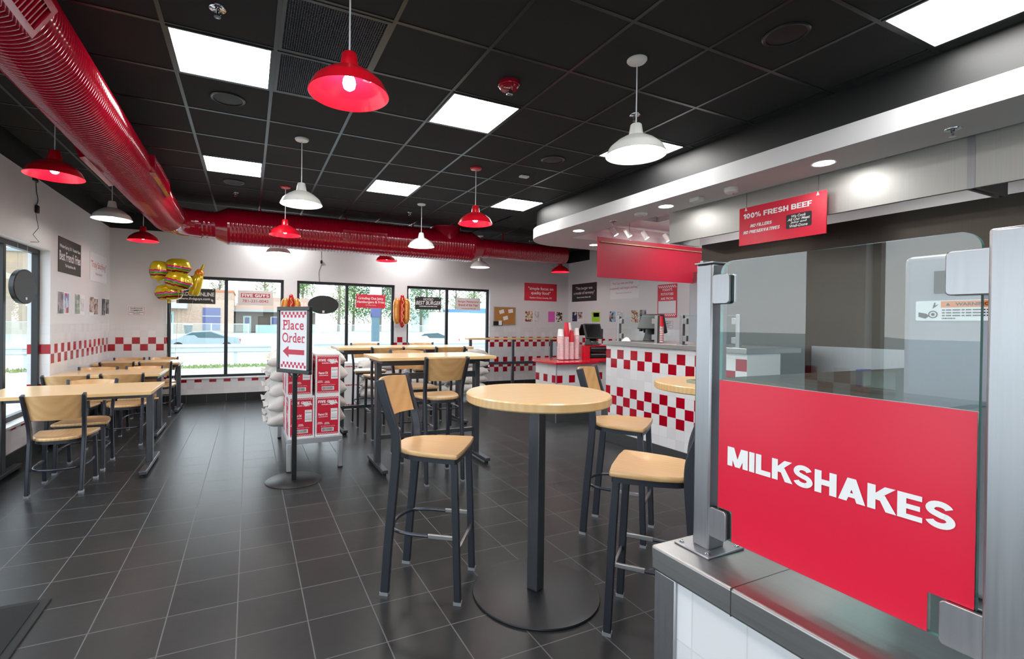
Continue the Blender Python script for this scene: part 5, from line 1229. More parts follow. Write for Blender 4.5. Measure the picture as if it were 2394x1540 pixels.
# ------------------------------------------------------------------ drink ledge rail
t = thing('drink_rail', 'grey metal railing with a wooden ledge before the tiled back wall', 'railing', (4.93, 8.6, 0)); do = (4.93, 8.6, 0)
g = G(); g.box(3.89, 5.965, 8.55, 8.75, 1.105, 1.14); mv(g, do); obj('ledge', g, M['oak'], t, bev=0.004)
for x in (3.965, 4.925, 5.875): g = G(); g.box(x-0.025, x+0.025, 8.61, 8.66, 0, 1.105); mv(g, do); p = obj('post', g, M['table_metal'], t, bev=0.003); g = G(); g.box(x-0.05, x+0.05, 8.585, 8.685, 0, 0.008); mv(g, do); obj('base_plate', g, M['table_metal'], p)
g = G(); g.box(3.99, 5.85, 8.615, 8.655, 0.60, 0.655); mv(g, do); obj('rail', g, M['table_metal'], t, bev=0.003)
# ------------------------------------------------------------------ header board, tracks, hanging sign
t = thing('header_board', 'large plain red board hung below the soffit over the cash counter', 'sign', (5.6, 5.55, 2.12)); ho = (5.6, 5.55, 2.12)
g = G(); g.box(4.555, 6.75, 5.55, 5.565, 2.118, 2.703); mv(g, ho); obj('board', g, M['header_red'], t, bev=0.002)
g = G(); g.tube([(4.60, 5.54, 2.632), (6.75, 5.54, 2.632)], 0.010, 10); mv(g, ho); obj('support_rod', g, M['brass_rod'], t)
for x in (5.15, 6.2): g = G(); g.tube([(x, 5.557, 2.70), (x, 5.557, 3.02)], 0.002, 6); mv(g, ho); obj('hanging_wire', g, M['cord_black'], t)
t = thing('track_light', 'white ceiling track with four small spotlights shining on the red board', 'track light', (5.0, 5.76, 2.86)); to = (5.0, 5.76, 2.86)
g = G(); g.box(4.75, 6.5, 5.745, 5.775, 2.925, 2.95); mv(g, to); obj('track', g, M['lamp_white'], t)
for x in (4.9, 6.3): g = G(); g.tube([(x, 5.76, 2.95), (x, 5.76, 3.02)], 0.006, 8); mv(g, to); obj('stem', g, M['lamp_white'], t)
for x in (5.02, 5.29, 5.64, 6.10):
    g = G(); d = Vector((0.42, -0.30, -0.80)).normalized(); c = Vector((x, 5.75, 2.86)); g.cyl(c-d*0.06, c+d*0.07, 0.036, 0.04, 20); mv(g, to); h = obj('spot_head', g, M['lamp_white'], t)
    g = G(); g.cyl(c+d*0.066, c+d*0.074, 0.032, 0.030, 20); mv(g, to); obj('spot_bulb', g, M['spot_light'], h)
    g = G(); g.tube([c-d*0.02, (x, 5.76, 2.93)], 0.008, 8); mv(g, to); obj('spot_arm', g, M['lamp_white'], h)
SX = 4.376
def chains(th, oo, u, v, t_):
    for a in (0.068, 0.722):
        g = G(); z = 0.352; i = 0
        while z < 0.505:
            g.tube([oo+u*(a+0.003*(i % 2))+v*z+u.cross(v)*0.004, oo+u*(a-0.003*(i % 2)+0.0)+v*(z+0.012)+u.cross(v)*0.004], 0.0022, 6); z += 0.009; i += 1
        obj('chain', g, M['chain_grey'], th)
        g = G(); g.prism([(a-0.013, 0.332), (a+0.013, 0.332), (a+0.008, 0.348), (a, 0.366), (a-0.008, 0.348)], oo, u, v, t_+0.002); obj('clip', g, M['sign_pale'], th, smooth=0)
    g = G(); g.prism(rrect(0.458, 0.088, 0.675, 0.215, 0.014, 5), oo, u, v, t_+0.0015); p = obj('black_badge', g, M['sign_black'], th, smooth=0)
    g = G()
    for b, cx, cy, w_ in (('We Cook', 0.5665, 0.194, 0.125), ('All Our Meat', 0.5665, 0.166, 0.19), ('Juicy and', 0.5665, 0.138, 0.14), ('Well-Done', 0.5665, 0.108, 0.155)): letters(g, b, cx, cy, w_, 0.024, oo, u, v, t_+0.003, 0.022, 0.18)
    obj('badge_lettering', g, M['ink_white'], p, smooth=0)
sign('hanging_sign', 'red sign hung on chains saying fresh beef, with a black corner badge', 'sign', (SX, 3.19, 2.217), (0, -1, 0), 0.79, 0.365, M['vinyl_red'],
     [('#100% FRESH BEEF', 0.455, 0.765, 0.80, 0.135), ('#NO FILLERS', 0.28, 0.49, 0.27, 0.085, 0, 0.25), ('#NO PRESERVATIVES', 0.282, 0.335, 0.455, 0.085, 0, 0.25)], M['ink_white'], 0.012, None, chains)
# ------------------------------------------------------------------ kitchen hood, steel wall, equipment
t = thing('exhaust_hood', 'long stainless steel exhaust hood under the white soffit', 'hood', (4.7, 2.8, 2.38)); ho = (4.7, 2.8, 2.38)
for y0, y1 in ((1.545, 4.14), (-1.2, 1.525)):
    g = G(); g.box(4.45, 4.93, y0, y1, 2.76, 3.02); mv(g, ho); obj('upper_panel', g, M['hood_steel'], t, smooth=0)
    g = G(); g.box(4.443, 4.47, y0, y1, 2.385, 2.757); g.box(4.47, 4.93, y0, y0+0.02, 2.385, 2.757); g.box(4.47, 4.93, y1-0.02, y1, 2.385, 2.757); mv(g, ho); obj('lower_panel', g, M['hood_steel'], t, bev=0.003)
    g = G(); g.box(4.47, 4.93, y0+0.02, y1-0.02, 2.52, 2.54); mv(g, ho); obj('inner_ceiling', g, M['steel_dark'], t, smooth=0)
    for k in (0.3, 0.7): g = G(); g.ball((4.60, y0+(y1-y0)*k, 2.505), 0.035, 0.035, 0.018, 14, 8); g.cyl((4.60, y0+(y1-y0)*k, 2.515), (4.60, y0+(y1-y0)*k, 2.525), 0.05, None, 18); mv(g, ho); obj('hood_lamp', g, M['chrome'], t)
g = G(); g.box(4.44, 4.455, 1.515, 1.555, 2.385, 3.02); mv(g, ho); obj('seam_cover', g, M['steel'], t)
g = G(); g.box(4.93, 5.03, -2.55, 4.09, 0, 2.40); struct('wall_kitchen', g, M['wall_steel'], smooth=0)
t = thing('tall_cabinet', 'tall stainless steel cabinet at the end of the white side wall', 'cabinet', (6.72, 5.32, 0)); g = G(); g.box(-0.22, 0.24, -0.3, 0.3, 0, 2.3); obj('body', g, M['steel'], t, bev=0.006)
g = G(); g.box(-0.235, -0.222, -0.27, 0.27, 0.1, 2.2); d = obj('door', g, M['steel'], t, bev=0.004); g = G(); g.tube(spline([(-0.24, -0.2, 1.30), (-0.28, -0.2, 1.33), (-0.28, -0.2, 1.62), (-0.24, -0.2, 1.65)], 4), 0.01, 8); obj('handle', g, M['chrome'], d)
t = thing('grill_station', 'stainless steel cooking station along the kitchen wall', 'grill', (4.68, 2.2, 0)); go = (4.68, 2.2, 0)
g = G(); g.box(4.42, 4.92, 0.3, 2.80, 0.1, 0.92); mv(g, go); obj('body', g, M['steel'], t, bev=0.005)
g = G(); g.box(4.40, 4.92, 0.3, 2.80, 0.92, 0.95); mv(g, go); obj('griddle_plate', g, M['steel_dark'], t, bev=0.003)
g = G(); g.box(4.89, 4.92, 0.3, 2.80, 0.95, 1.25); mv(g, go); obj('back_splash', g, M['steel'], t)
for k in range(6): g = G(); g.cyl((4.42, 0.55+0.38*k, 0.8), (4.385, 0.55+0.38*k, 0.8), 0.025, None, 14); mv(g, go); obj('knob', g, M['black_plastic'], t)
for x in (4.47, 4.88):
    for y in (0.36, 2.74): g = G(); g.box(x-0.025, x+0.025, y-0.025, y+0.025, 0, 0.1); mv(g, go); obj('leg', g, M['steel'], t)
t = thing('toaster', 'steel bun toaster on the cooking station', 'toaster', (4.66, 1.35, 0.95)); g = G(); g.box(-0.17, 0.17, -0.25, 0.25, 0.03, 0.36); obj('body', g, M['steel'], t, bev=0.015)
g = G(); g.box(-0.175, -0.165, -0.2, 0.2, 0.2, 0.3); obj('slot', g, M['grille_black'], t); g = G(); g.box(-0.15, 0.15, -0.22, 0.22, 0, 0.03); obj('foot', g, M['rubber'], t)
t = thing('wipe_tub', 'small white tub with blue ends on the steel station', 'tub', (4.55, 2.05, 0.95)); g = G(); g.box(-0.07, 0.07, -0.13, 0.13, 0, 0.13); obj('tub', g, M['carton_white'], t, bev=0.008)
for y in (-0.15, 0.15): g = G(); g.box(-0.075, 0.075, y-0.02, y+0.02, 0, 0.14); obj('end_cap', g, M['blue_plastic'], t, bev=0.005)
# ------------------------------------------------------------------ door mat
t = thing('door_mat', 'black floor mat in the lower corner, only its tip in view', 'mat', (-1.74, 2.02, 0)); g = G()
g.prism(rrect(-0.85, -1.1, 0.85, 1.1, 0.01, 3), (0, 0, 0.0), (1, 0, 0), (0, 1, 0), 0.008); m_ = obj('rubber_border', g, M['rubber'], t, bev=0.003); g = G(); g.box(-0.81, 0.81, -1.06, 1.06, 0.008, 0.012); obj('carpet', g, M['mat_black'], t)

# ------------------------------------------------------------------ foil balloons
def burger_mat(name, tilt):
    k = NB(name); v, p = k.pos(); wob = k.math('MULTIPLY_ADD', k.noise(k.scale(v, (18, 18, 4)), 1.0, 3.0), 0.05, -0.025)
    z = k.math('ADD', k.math('ADD', p[2], wob), k.math('MULTIPLY', p[0], tilt))
    rp = k.node('ShaderNodeValToRGB'); rp.color_ramp.interpolation = 'CONSTANT'; e = rp.color_ramp.elements
    st = [(0.0, (204, 182, 20)), (0.20, (96, 34, 26)), (0.28, (200, 30, 24)), (0.305, (200, 176, 30)), (0.33, (40, 150, 20)), (0.42, (206, 60, 170)), (0.475, (206, 14, 30)), (0.52, (206, 186, 24))]
    while len(e) < len(st): e.new(0.99)
    for i, (q, c) in enumerate(st): e[i].position = q; e[i].color = (*lin(c), 1)
    k.l.new(k.math('MULTIPLY_ADD', z, 3.2, 0.5), rp.inputs['Fac']); k.col(rp.outputs['Color']); k.metal(0.35); k.rough(0.2); k.coat(0.6)
    k.bump(k.noise(k.scale(v, (30, 30, 30)), 1.0, 2.0), 0.25, 0.01); M[name] = k.m; return k.m
burger_mat('burger_foil', 0.12); burger_mat('burger_foil_b', -0.05)
plain('mustard_foil', (212, 180, 24), 0.18, 0.35, coat=0.5); plain('mustard_cap', (224, 130, 20), 0.2, 0.3, coat=0.5)
plain('bun_foil', (214, 142, 56), 0.18, 0.3, var=0.12, coat=0.6); plain('frank_foil', (186, 26, 12), 0.18, 0.3, coat=0.6); plain('mustard_line', (236, 190, 90), 0.3)
def burger(cx, cz, w_, h, d, rot, label, m, y=9.0):
    t = thing('burger_balloon', label, 'balloon', (cx, y, cz), 0, 'hamburger foil balloons by the corner')
    g = G(); n, mm = 40, 24; vs = []; fs = []
    for i in range(mm+1):
        a = -PI/2+PI*i/mm
        for j in range(n):
            b = 2*PI*j/n; e = 1+0.022*math.sin(17*b) * (1 if abs(a) < 0.5 else 0.2)
            cz_ = math.sin(a); r = max(0.0, math.cos(a))**0.5
            if -0.42 < cz_ < 0.08: r *= 1.03+0.02*math.sin(9*b)
            vs.append((w_/2*r*math.cos(b)*e, d/2*r*math.sin(b)*e, h/2*cz_))
    for i in range(mm):
        for j in range(n): fs.append((i*n+j, i*n+(j+1) % n, (i+1)*n+(j+1) % n, (i+1)*n+j))
    o = obj('foil_body', g.add(vs, fs), m, t, smooth=60); o.rotation_euler[1] = rot
    g = G(); g.prism([(-0.012, 0), (0.012, 0), (0.02, -0.05), (-0.02, -0.05)], (0, 0.002, -h/2+0.005), (1, 0, 0), Z3, 0.004); obj('tail', g, M['mustard_foil'], t)
    g = G(); g.tube(spline([(0, 0, -h/2-0.04), (0.02-(cx+1.12)*0.4, 0.03, -0.9-(cz-2)*0.5), (-1.14-cx, 9.36-y, 0.06-cz)], 6), 0.0014, 5); obj('ribbon', g, M['cord_white'], t)
    return t
burger(-1.03, 2.275, 0.36, 0.26, 0.24, -0.03, 'burger balloon at the top of the balloon bunch', M['burger_foil'], 9.05)
burger(-1.285, 2.20, 0.255, 0.30, 0.2, 0.05, 'round burger balloon on the wall side of the bunch', M['burger_foil_b'], 9.02)
burger(-1.00, 2.035, 0.385, 0.27, 0.24, 0.13, 'burger balloon in the middle of the bunch, tilted', M['burger_foil'], 8.88)
burger(-1.14, 1.86, 0.39, 0.25, 0.24, -0.06, 'lowest burger balloon of the bunch', M['burger_foil_b'], 8.99)
t = thing('mustard_balloon', 'yellow mustard bottle balloon behind the burger balloons', 'balloon', (-0.78, 9.15, 2.02))
g = G(); g.lathe([(0.0, -0.2), (0.07, -0.19), (0.085, -0.15), (0.085, 0.10), (0.065, 0.15), (0.0, 0.155)], 28); o = obj('bottle', g, M['mustard_foil'], t, smooth=60); o.rotation_euler[1] = 0.22
g = G(); g.lathe([(0.065, 0.15), (0.07, 0.19), (0.045, 0.24), (0.026, 0.25)], 24); o = obj('cap', g, M['mustard_cap'], t, smooth=60); o.rotation_euler[1] = 0.22
g = G(); g.lathe([(0.026, 0.25), (0.012, 0.34), (0.0, 0.345)], 18); o = obj('nozzle', g, M['mustard_foil'], t); o.rotation_euler[1] = 0.3
g = G(); g.tube(spline([(-0.03, 0, -0.19), (-0.2, 0.05, -1.0), (-0.36, 0.21, -1.96)], 6), 0.0014, 5); obj('ribbon', g, M['cord_white'], t)
t = thing('balloon_weight', 'small red balloon weight on the floor beyond the last low table', 'weight', (-1.14, 9.36, 0)); g = G(); g.lathe([(0, 0), (0.05, 0), (0.05, 0.04), (0.02, 0.06), (0, 0.065)], 20); obj('weight_body', g, M['lamp_red'], t)
def hotdog(x, y, z, h, label, rz=0):
    t = thing('hot_dog_balloon', label, 'balloon', (x, y, z), rz, 'hot dog foil balloons on the window wall')
    for s in (-1, 1):
        g = G(); pts = []; r = []
        for i in range(21):
            q = -1+2*i/20; pts.append((s*(0.092+0.014*(1-q*q)), 0.0, q*h*0.39)); r.append(0.07*max(0.12, (1-q**6))**0.5*(1+0.02*math.sin(40*q)))
        g.tube(pts, r, 20); obj('bun', g, M['bun_foil'], t, smooth=70)
    g = G(); pts = []; r = []
    for i in range(25): q = -1+2*i/24; pts.append((0, -0.045, q*h*0.5)); r.append(0.052*max(0.08, (1-abs(q)**9))**0.5)
    g.tube(pts, r, 20); obj('sausage', g, M['frank_foil'], t, smooth=70)
    g = G(); g.tube(spline([(0.018*math.sin(q*12), -0.096, q*h*0.40) for q in [-1+2*i/16 for i in range(17)]], 3), 0.006, 7); obj('mustard_line', g, M['mustard_line'], t); return t
hotdog(2.785, 9.41, 1.655, 0.66, 'hot dog balloon between the second and third windows')
hotdog(0.70, 9.40, 1.60, 0.63, 'hot dog balloon peeking out above the floor sign')

# ------------------------------------------------------------------ outdoors beyond the glass
plain('asphalt_light', (172, 176, 172), 0.9, var=0.06, sc=0.8); plain('lot_grey', (186, 190, 188), 0.9); plain('grass_green', (130, 146, 90), 0.9, var=0.3, sc=3); plain('rail_steel', (188, 196, 198), 0.5, 0.3)
plain('render_tan', (164, 146, 126), 0.85); plain('brown_siding', (92, 82, 74), 0.8); plain('roof_brown', (146, 116, 96), 0.8); plain('eave_grey', (144, 154, 154), 0.6); plain('white_siding', (236, 240, 240), 0.7); plain('trim_blue', (90, 136, 190), 0.5)
plain('orange_trim', (226, 110, 70), 0.5); plain('door_teal', (150, 178, 172), 0.5); plain('glass_dark', (64, 74, 120), 0.15); plain('awning_grey', (176, 186, 184), 0.6); plain('car_grey', (122, 138, 142), 0.25, 0.3, coat=0.5); plain('car_glass', (70, 90, 96), 0.1); plain('tail_red', (220, 60, 60), 0.3)
plain('pole_blue', (84, 110, 122), 0.5); plain('pole_white', (230, 232, 232), 0.5); plain('bark', (124, 114, 102), 0.9); plain('wood_post', (176, 120, 90), 0.8)
for nm, c in (('leaf_a', (118, 146, 84)), ('leaf_b', (96, 132, 78)), ('leaf_c', (140, 152, 100)), ('leaf_pine', (76, 112, 80))): plain(nm, c, 0.8, var=0.25, sc=1.2)
brick_mat('brick_pale', (164, 134, 112), (176, 150, 130), (180, 168, 156), 2.2)
def fence_mat():
    k = NB('chain_link'); v, p = k.pos(); a = k.math('ADD', p[0], p[2]); b = k.math('SUBTRACT', p[0], p[2]); k.n.remove(k.b)
    f = k.math('MAXIMUM', k.math('LESS_THAN', k.math('FRACT', k.math('DIVIDE', a, 0.11)), 0.14), k.math('LESS_THAN', k.math('FRACT', k.math('DIVIDE', b, 0.11)), 0.14))
    tr = k.node('ShaderNodeBsdfTransparent'); df = k.node('ShaderNodeBsdfDiffuse'); df.inputs[0].default_value = (0.5, 0.56, 0.52, 1); mx = k.node('ShaderNodeMixShader')
    k.l.new(f, mx.inputs[0]); k.l.new(tr.outputs[0], mx.inputs[1]); k.l.new(df.outputs[0], mx.inputs[2]); k.l.new(mx.outputs[0], k.out.inputs[0]); M['chain_link'] = k.m
fence_mat()
# ground: building pad, dip with the road, far lots
prof = [(-60, -0.14), (22.0, -0.14), (26.0, -0.72), (51.0, -0.72), (58.0, -0.06), (200, -0.06)]
g = G(); vs = []; 
for y, z in prof: vs += [(-120, y, z), (120, y, z)]
g.add(vs, [(2*i, 2*i+1, 2*i+3, 2*i+2) for i in range(len(prof)-1)]); struct('ground', g, M['asphalt_light'], smooth=0)
g = G(); rnd = random.Random(5)
for i in range(5000):
    x, y = rnd.uniform(-14, 30), rnd.uniform(17.9, 18.9); h = rnd.uniform(0.03, 0.10); a = rnd.uniform(0, PI); c_, s_ = 0.05*math.cos(a), 0.05*math.sin(a)
    g.add([(x-c_, y-s_, -0.14), (x+c_, y+s_, -0.14), (x+rnd.uniform(-.05, .05), y, -0.14+h)], [(0, 1, 2)])
tag(obj('roadside_grass', g, M['grass_green'], None, smooth=0), 'strip of green grass under the road guardrail', 'grass', None, 'stuff')
def guardrail(x0, x1, y, label):
    t = thing('guardrail', label, 'guardrail', (x0, y, -0.14)); g = G(); pr = [(0, 0.44), (-0.05, 0.48), (-0.05, 0.53), (0, 0.57), (0, 0.60), (-0.05, 0.64), (-0.05, 0.69), (0, 0.74)]
    n = len(pr); g.add([(0, a, b) for a, b in pr]+[(x1-x0, a, b) for a, b in pr]+[(0, a+0.02, b) for a, b in pr]+[(x1-x0, a+0.02, b) for a, b in pr], [(i, n+i, n+i+1, i+1) for i in range(n-1)]+[(2*n+i, 2*n+i+1, 3*n+i+1, 3*n+i) for i in range(n-1)])
    obj('beam', g, M['rail_steel'], t); x = 0.3
    while x < x1-x0: g = G(); g.box(x-0.06, x+0.06, 0.03, 0.15, 0, 0.72); obj('post', g, M['rail_steel'], t); x += 1.9
    return t
guardrail(-14, 0.75, 19.0, 'steel road guardrail outside the first window'); guardrail(2.4, 26, 20.5, 'pale guardrail outside the second and third windows')
def chain_fence(x0, x1, y, label):
    t = thing('chain_link_fence', label, 'fence', (x0, y, -0.72)); g = G(); g.add([(0, 0, 0.02), (x1-x0, 0, 0.02), (x1-x0, 0, 1.82), (0, 0, 1.82)], [(0, 1, 2, 3)]); obj('mesh', g, M['chain_link'], t, smooth=0)
    g = G(); g.tube([(0, 0, 1.84), (x1-x0, 0, 1.84)], 0.03, 8); obj('top_rail', g, M['rail_steel'], t); x = 0
    while x <= x1-x0+0.01: g = G(); g.tube([(x, 0, 0), (x, 0, 1.9)], 0.05, 8); obj('post', g, M['rail_steel'], t); x += 3.0
chain_fence(-24, 0, 49, 'chain link fence in front of the brick building'); chain_fence(3, 33, 49.5, 'chain link fence before the trees')
def bx(*a): g = G(); g.box(*a); return g
t = thing('brick_building', 'pale brick building with an orange roof edge outside the first window', 'building', (-8, 62, -0.06))
obj('wall', bx(-6.5, 6.4, 0, 9, 0, 4.75), M['brick_pale'], t, smooth=0); obj('roof_edge', bx(-6.6, 6.5, -0.12, 9.1, 4.75, 4.95), M['orange_trim'], t)
w_ = obj('shop_window', bx(3.35, 5.1, -0.08, 0.05, 0.35, 2.9), M['glass_dark'], t); obj('window_frame', bx(3.25, 5.2, -0.12, -0.06, 1.9, 2.02), M['eave_grey'], w_)
d_ = obj('entrance_door', bx(-1.2, 0.6, -0.08, 0.05, 0, 2.4), M['door_teal'], t); obj('door_glass', bx(-1.0, -0.4, -0.11, -0.07, 0.3, 2.1), M['car_glass'], d_); obj('door_glass', bx(-0.2, 0.4, -0.11, -0.07, 0.3, 2.1), M['car_glass'], d_)
obj('awning', bx(-2.0, 1.9, -1.2, 0.0, 2.75, 3.4), M['awning_grey'], t)
s_ = obj('shop_sign', bx(-1.6, 0.3, -0.6, -0.1, 3.42, 4.3), M['sign_white'], t); g = G(); letters(g, 'SUN', 0.95, 0.45, 1.5, 0.6, (-1.6, -0.6, 3.42), (1, 0, 0), Z3, 0.03, 0.05); obj('lettering', g, M['ink_black'], s_, smooth=0)
t = thing('trash_bin', 'dark trash bin before the pale brick building', 'bin', (-5.9, 60.5, -0.06)); g = G(); g.lathe([(0, 0), (0.32, 0), (0.42, 0.95), (0.44, 1.0), (0.36, 1.0), (0, 1.0)], 18); obj('bin_body', g, M['car_glass'], t); obj('bin_liner', G().lathe([(0.45, 0.96), (0.46, 1.06), (0.36, 1.08)], 18), M['paper'], t)
t = thing('tan_building', 'tall tan building outside the left window', 'building', (-24, 58, -0.06)); obj('wall', bx(-11, 9, 0, 10, 0, 7.6), M['render_tan'], t, smooth=0); obj('parapet', bx(-11.2, 9.2, -0.2, 10, 7.6, 7.9), M['eave_grey'], t)
for x in (-1.5, 2.6, 6.2): w_ = obj('shop_window', bx(x-0.7, x+0.7, -0.08, 0.05, 0.6, 2.6), M['glass_dark'], t); obj('window_frame', bx(x-0.8, x+0.8, -0.1, -0.02, 2.6, 2.8), M['sign_white'], w_)
t = thing('brown_building', 'low brown building with a sloping roof and grey eave', 'building', (2.8, 66, -0.06)); obj('wall', bx(-4.3, 5.5, 0, 9, 0, 2.75), M['brown_siding'], t, smooth=0)
obj('eave', bx(-4.8, 6.0, -1.0, 0.1, 2.6, 2.85), M['eave_grey'], t); g = G(); g.add([(-4.6, -0.8, 2.85), (5.8, -0.8, 2.85), (5.8, 5, 4.7), (-3.4, 5, 4.7), (5.8, 9, 2.85), (-4.6, 9, 2.85)], [(0, 1, 2, 3), (3, 2, 4, 5), (1, 4, 2), (0, 3, 5)]); obj('roof', g, M['roof_brown'], t, smooth=0)
d_ = obj('door', bx(-3.4, -2.5, -0.08, 0.02, 0, 2.1), M['door_teal'], t); obj('door_glass', bx(-3.2, -2.7, -0.11, -0.07, 1.1, 1.9), M['glass_dark'], d_)
w_ = obj('window', bx(-0.3, 2.3, -0.08, 0.02, 1.0, 2.05), M['awning_grey'], t); obj('pane', bx(-0.15, 2.15, -0.11, -0.07, 1.1, 1.95), M['glass_dark'], w_)
for x in (2.9, 3.7, 4.5): obj('porch_post', bx(x-0.12, x+0.12, -0.9, -0.7, 0, 2.6), M['wood_post'], t)
obj('porch_screen', bx(-2.0, 5.4, -1.05, -0.98, 0, 1.0), M['door_teal'], t)
t = thing('white_building', 'long white building with a blue roof edge outside the third window', 'building', (42, 70, -0.06)); obj('wall', bx(-16, 24, 0, 12, 0, 3.2), M['white_siding'], t, smooth=0); obj('roof_edge', bx(-10, 24.2, -0.25, 12, 3.2, 3.95), M['trim_blue'], t)
for x in (-12, 4): obj('downpipe', bx(x-0.08, x+0.08, -0.15, 0, 0, 3.2), M['pole_white'], t)
def car(x, y, z, label, m):
    t = thing('car', label, 'car', (x, y, z), 0, 'cars on the road outside'); g = G(); side = [(-2.3, 0.35), (-2.25, 0.75), (-1.5, 0.92), (-0.7, 1.35), (0.5, 1.42), (1.5, 1.05), (2.2, 0.95), (2.32, 0.6), (2.3, 0.35)]
    vs = []
    for yy, k in ((-0.88, 1.0), (-0.80, 1.0), (0.80, 1.0), (0.88, 1.0)): vs += [(px, yy*(0.86 if pz > 1.0 else 1), pz) for px, pz in side]
    n = len(side); fs = [tuple(range(n)), tuple(reversed(range(3*n, 4*n)))]
    for i in range(3):
        for j in range(n): fs.append((i*n+j, (i+1)*n+j, (i+1)*n+(j+1) % n, i*n+(j+1) % n))
    obj('car_body', g.add(vs, fs), m, t, bev=0.05, seg=3)
    g = G(); g.flat([(-1.35, 0.95), (-0.68, 1.30), (0.45, 1.36), (1.3, 1.02), (1.25, 0.95)], (0, -0.83, 0), (1, 0, 0), Z3); obj('side_window', g, M['car_glass'], t, smooth=0)
    for xx in (-1.45, 1.45):
        g = G(); g.cyl((xx, -0.9, 0.33), (xx, -0.68, 0.33), 0.33, None, 24); g.cyl((xx, 0.68, 0.33), (xx, 0.9, 0.33), 0.33, None, 24); o = obj('wheel', g, M['rubber'], t)
    g = G(); g.box(2.2, 2.33, -0.85, -0.55, 0.68, 0.88); obj('tail_light', g, M['tail_red'], t)
car(-2.8, 38.5, -0.72, 'grey car on the road outside the first window', M['car_grey']); car(13.3, 37, -0.72, 'pale grey car on the road outside the third window', M['car_pale'] if 'car_pale' in M else plain('car_pale', (190, 204, 208), 0.3, coat=0.4))
t = thing('sign_pole', 'thick two toned pole outside the second window', 'pole', (9.6, 40, -0.72)); obj('lower_post', bx(-0.28, 0.28, -0.28, 0.28, 0, 3.6), M['pole_blue'], t); obj('upper_post', bx(-0.42, 0.42, -0.3, 0.3, 3.6, 9), M['pole_white'], t); obj('collar', bx(-0.36, 0.36, -0.34, 0.34, 2.6, 3.6), M['glass_dark'], t)
def pole(x, y, h, r, label):
    t = thing('utility_pole', label, 'pole', (x, y, -0.1), 0, 'utility poles outside'); g = G(); g.tube([(0, 0, 0), (0, 0, h)], [r, r*0.7], 10); obj('shaft', g, M['pole_white'], t); obj('crossarm', bx(-0.9, 0.9, -0.06, 0.06, h-0.9, h-0.75), M['bark'], t)
pole(3.75, 30, 10, 0.17, 'white utility pole at the edge of the second window'); pole(15.6, 52, 12, 0.26, 'pale utility pole right of the two toned pole')
g = G(); rnd = random.Random(11)
def tree(x, y, h, r, m, label, bare=False, seed=0):
    t = thing('tree', label, 'tree', (x, y, -0.1), 0, 'trees beyond the road'); rnd = random.Random(seed)
    g = G(); g.tube([(0, 0, 0), (rnd.uniform(-.2, .2), 0, h*0.5), (rnd.uniform(-.3, .3), 0, h*0.92)], [0.22, 0.16, 0.04], 8); tr = obj('trunk', g, M['bark'], t)
    g = G()
    for i in range(26 if bare else 9):
        a = rnd.uniform(0, 2*PI); z = h*rnd.uniform(0.3, 0.85); l = r*rnd.uniform(0.5, 1.1)*(1.1-z/h*0.5)
        g.tube([(0, 0, z), (l*0.5*math.cos(a), l*0.5*math.sin(a), z+l*0.35), (l*math.cos(a), l*math.sin(a), z+l*rnd.uniform(0.5, 0.9))], [0.07, 0.045, 0.015], 5)
    obj('branch', g, M['bark'], t)['kind'] = 'stuff'
    g = G(); cl = [(rnd.uniform(-r, r)*0.7, rnd.uniform(-r, r)*0.7, h*rnd.uniform(0.18, 0.92), r*rnd.uniform(0.35, 0.6)) for _ in range(22)]
    for i in range(500 if bare else 2600):
        cx, cy, cz, cr_ = rnd.choice(cl); d = Vector((rnd.gauss(0, 1), rnd.gauss(0, 1), rnd.gauss(0, 1))).normalized()*cr_*rnd.uniform(0.6, 1.05); tpr = 1.15-0.75*max(0, (cz+d.z)/h)
        c = Vector(((cx+d.x)*tpr, (cy+d.y)*tpr, cz+d.z)); q = rnd.uniform(0.10, 0.24); u = Vector((rnd.gauss(0, 1), rnd.gauss(0, 1), rnd.gauss(0, 1))).normalized(); v = u.orthogonal().normalized()
        g.add([c-u*q, c+v*q*0.6, c+u*q, c-v*q*0.6], [(0, 1, 2, 3)])
    obj('foliage', g, m, t, smooth=0)
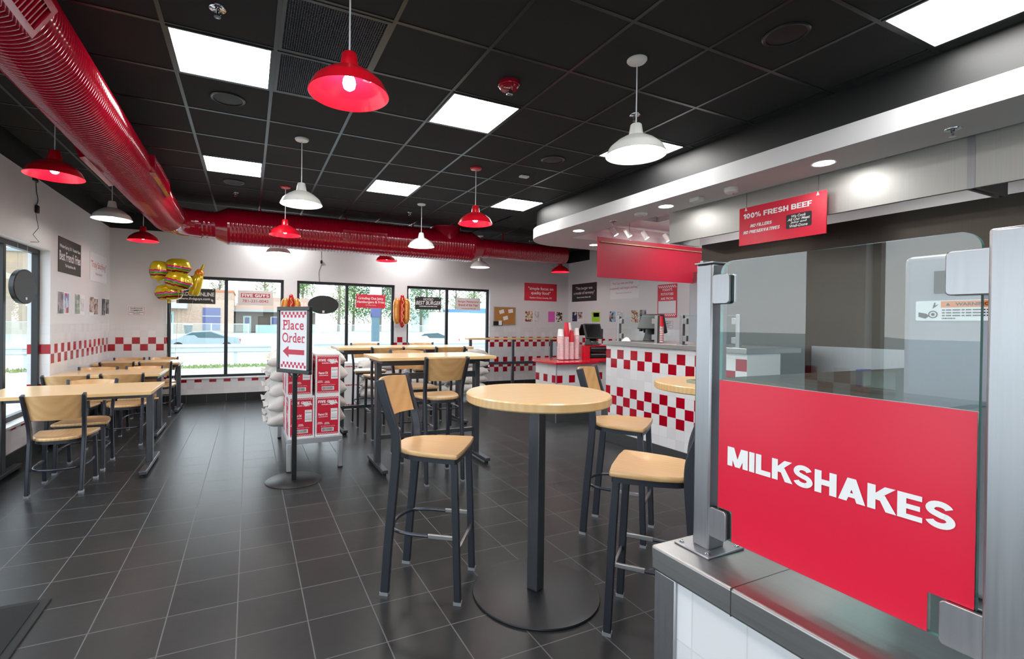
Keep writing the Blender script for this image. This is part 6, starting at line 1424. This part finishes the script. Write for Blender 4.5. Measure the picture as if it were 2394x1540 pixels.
spec = [(-4, 84, 9, 3.4, 'leaf_c', 1), (2.5, 88, 10.5, 3.6, 'leaf_c', 1), (8, 82, 11, 3.6, 'leaf_a', 0), (12.5, 76, 12.5, 3.6, 'leaf_c', 1), (15.5, 80, 12.5, 3.8, 'leaf_b', 0), (19, 76, 13, 3.8, 'leaf_pine', 0), (22.5, 82, 14, 4.0, 'leaf_a', 0), (25.5, 75, 13, 3.6, 'leaf_pine', 0),
        (29, 82, 13, 4.0, 'leaf_b', 0), (33, 86, 13, 3.8, 'leaf_c', 1), (37, 88, 14, 4.2, 'leaf_a', 1), (42, 90, 13, 4.2, 'leaf_a', 0), (47, 89, 14, 4.2, 'leaf_c', 1), (52, 90, 13, 4.2, 'leaf_a', 0), (57, 92, 12, 4.2, 'leaf_b', 0), (17.5, 90, 15, 4.2, 'leaf_a', 0), (27, 92, 15, 4.2, 'leaf_b', 0)]
lab = ['bare pale tree above the brick building', 'bare pale tree above the brown building', 'light green tree at the edge of the first window', 'thin budding tree behind the oval sign', 'mid green tree behind the oval sign', 'dark green pine beside the two toned pole', 'tall light green tree behind the red window sign', 'dark pine behind the red window sign',
       'mid green tree at the end of the second window', 'bare tree at the start of the third window', 'budding tree behind the black window sign', 'light green tree above the white building', 'bare tree over the blue roof edge', 'light green tree behind the pale window sign', 'mid green tree at the end of the third window', 'tall light tree far behind the middle window', 'tall green tree far behind the middle window']
for i, (x, y, h, r, m, b) in enumerate(spec): tree(x, y, h, r, M[m], lab[i], b, 100+i)
t = thing('pylon_sign', 'red roadside sign mirrored in the guard glass', 'sign', (-13.5, 15.5, -0.14))
for x in (-0.9, 0.9): obj('post', bx(x-0.1, x+0.1, -0.1, 0.1, 0, 3.2), M['pole_blue'], t)
obj('cabinet', bx(-1.7, 1.7, -0.15, 0.15, 3.2, 5.4), M['box_red'], t)
g = G(); letters(g, '#FIVE', 1.7, 1.6, 2.4, 0.75, (-1.7, -0.15, 3.2), (1, 0, 0), Z3, 0.02, 0.035); letters(g, '#GUYS', 1.7, 0.6, 2.8, 0.75, (-1.7, -0.15, 3.2), (1, 0, 0), Z3, 0.02, 0.035); obj('lettering', g, M['ink_white'], t, smooth=0)
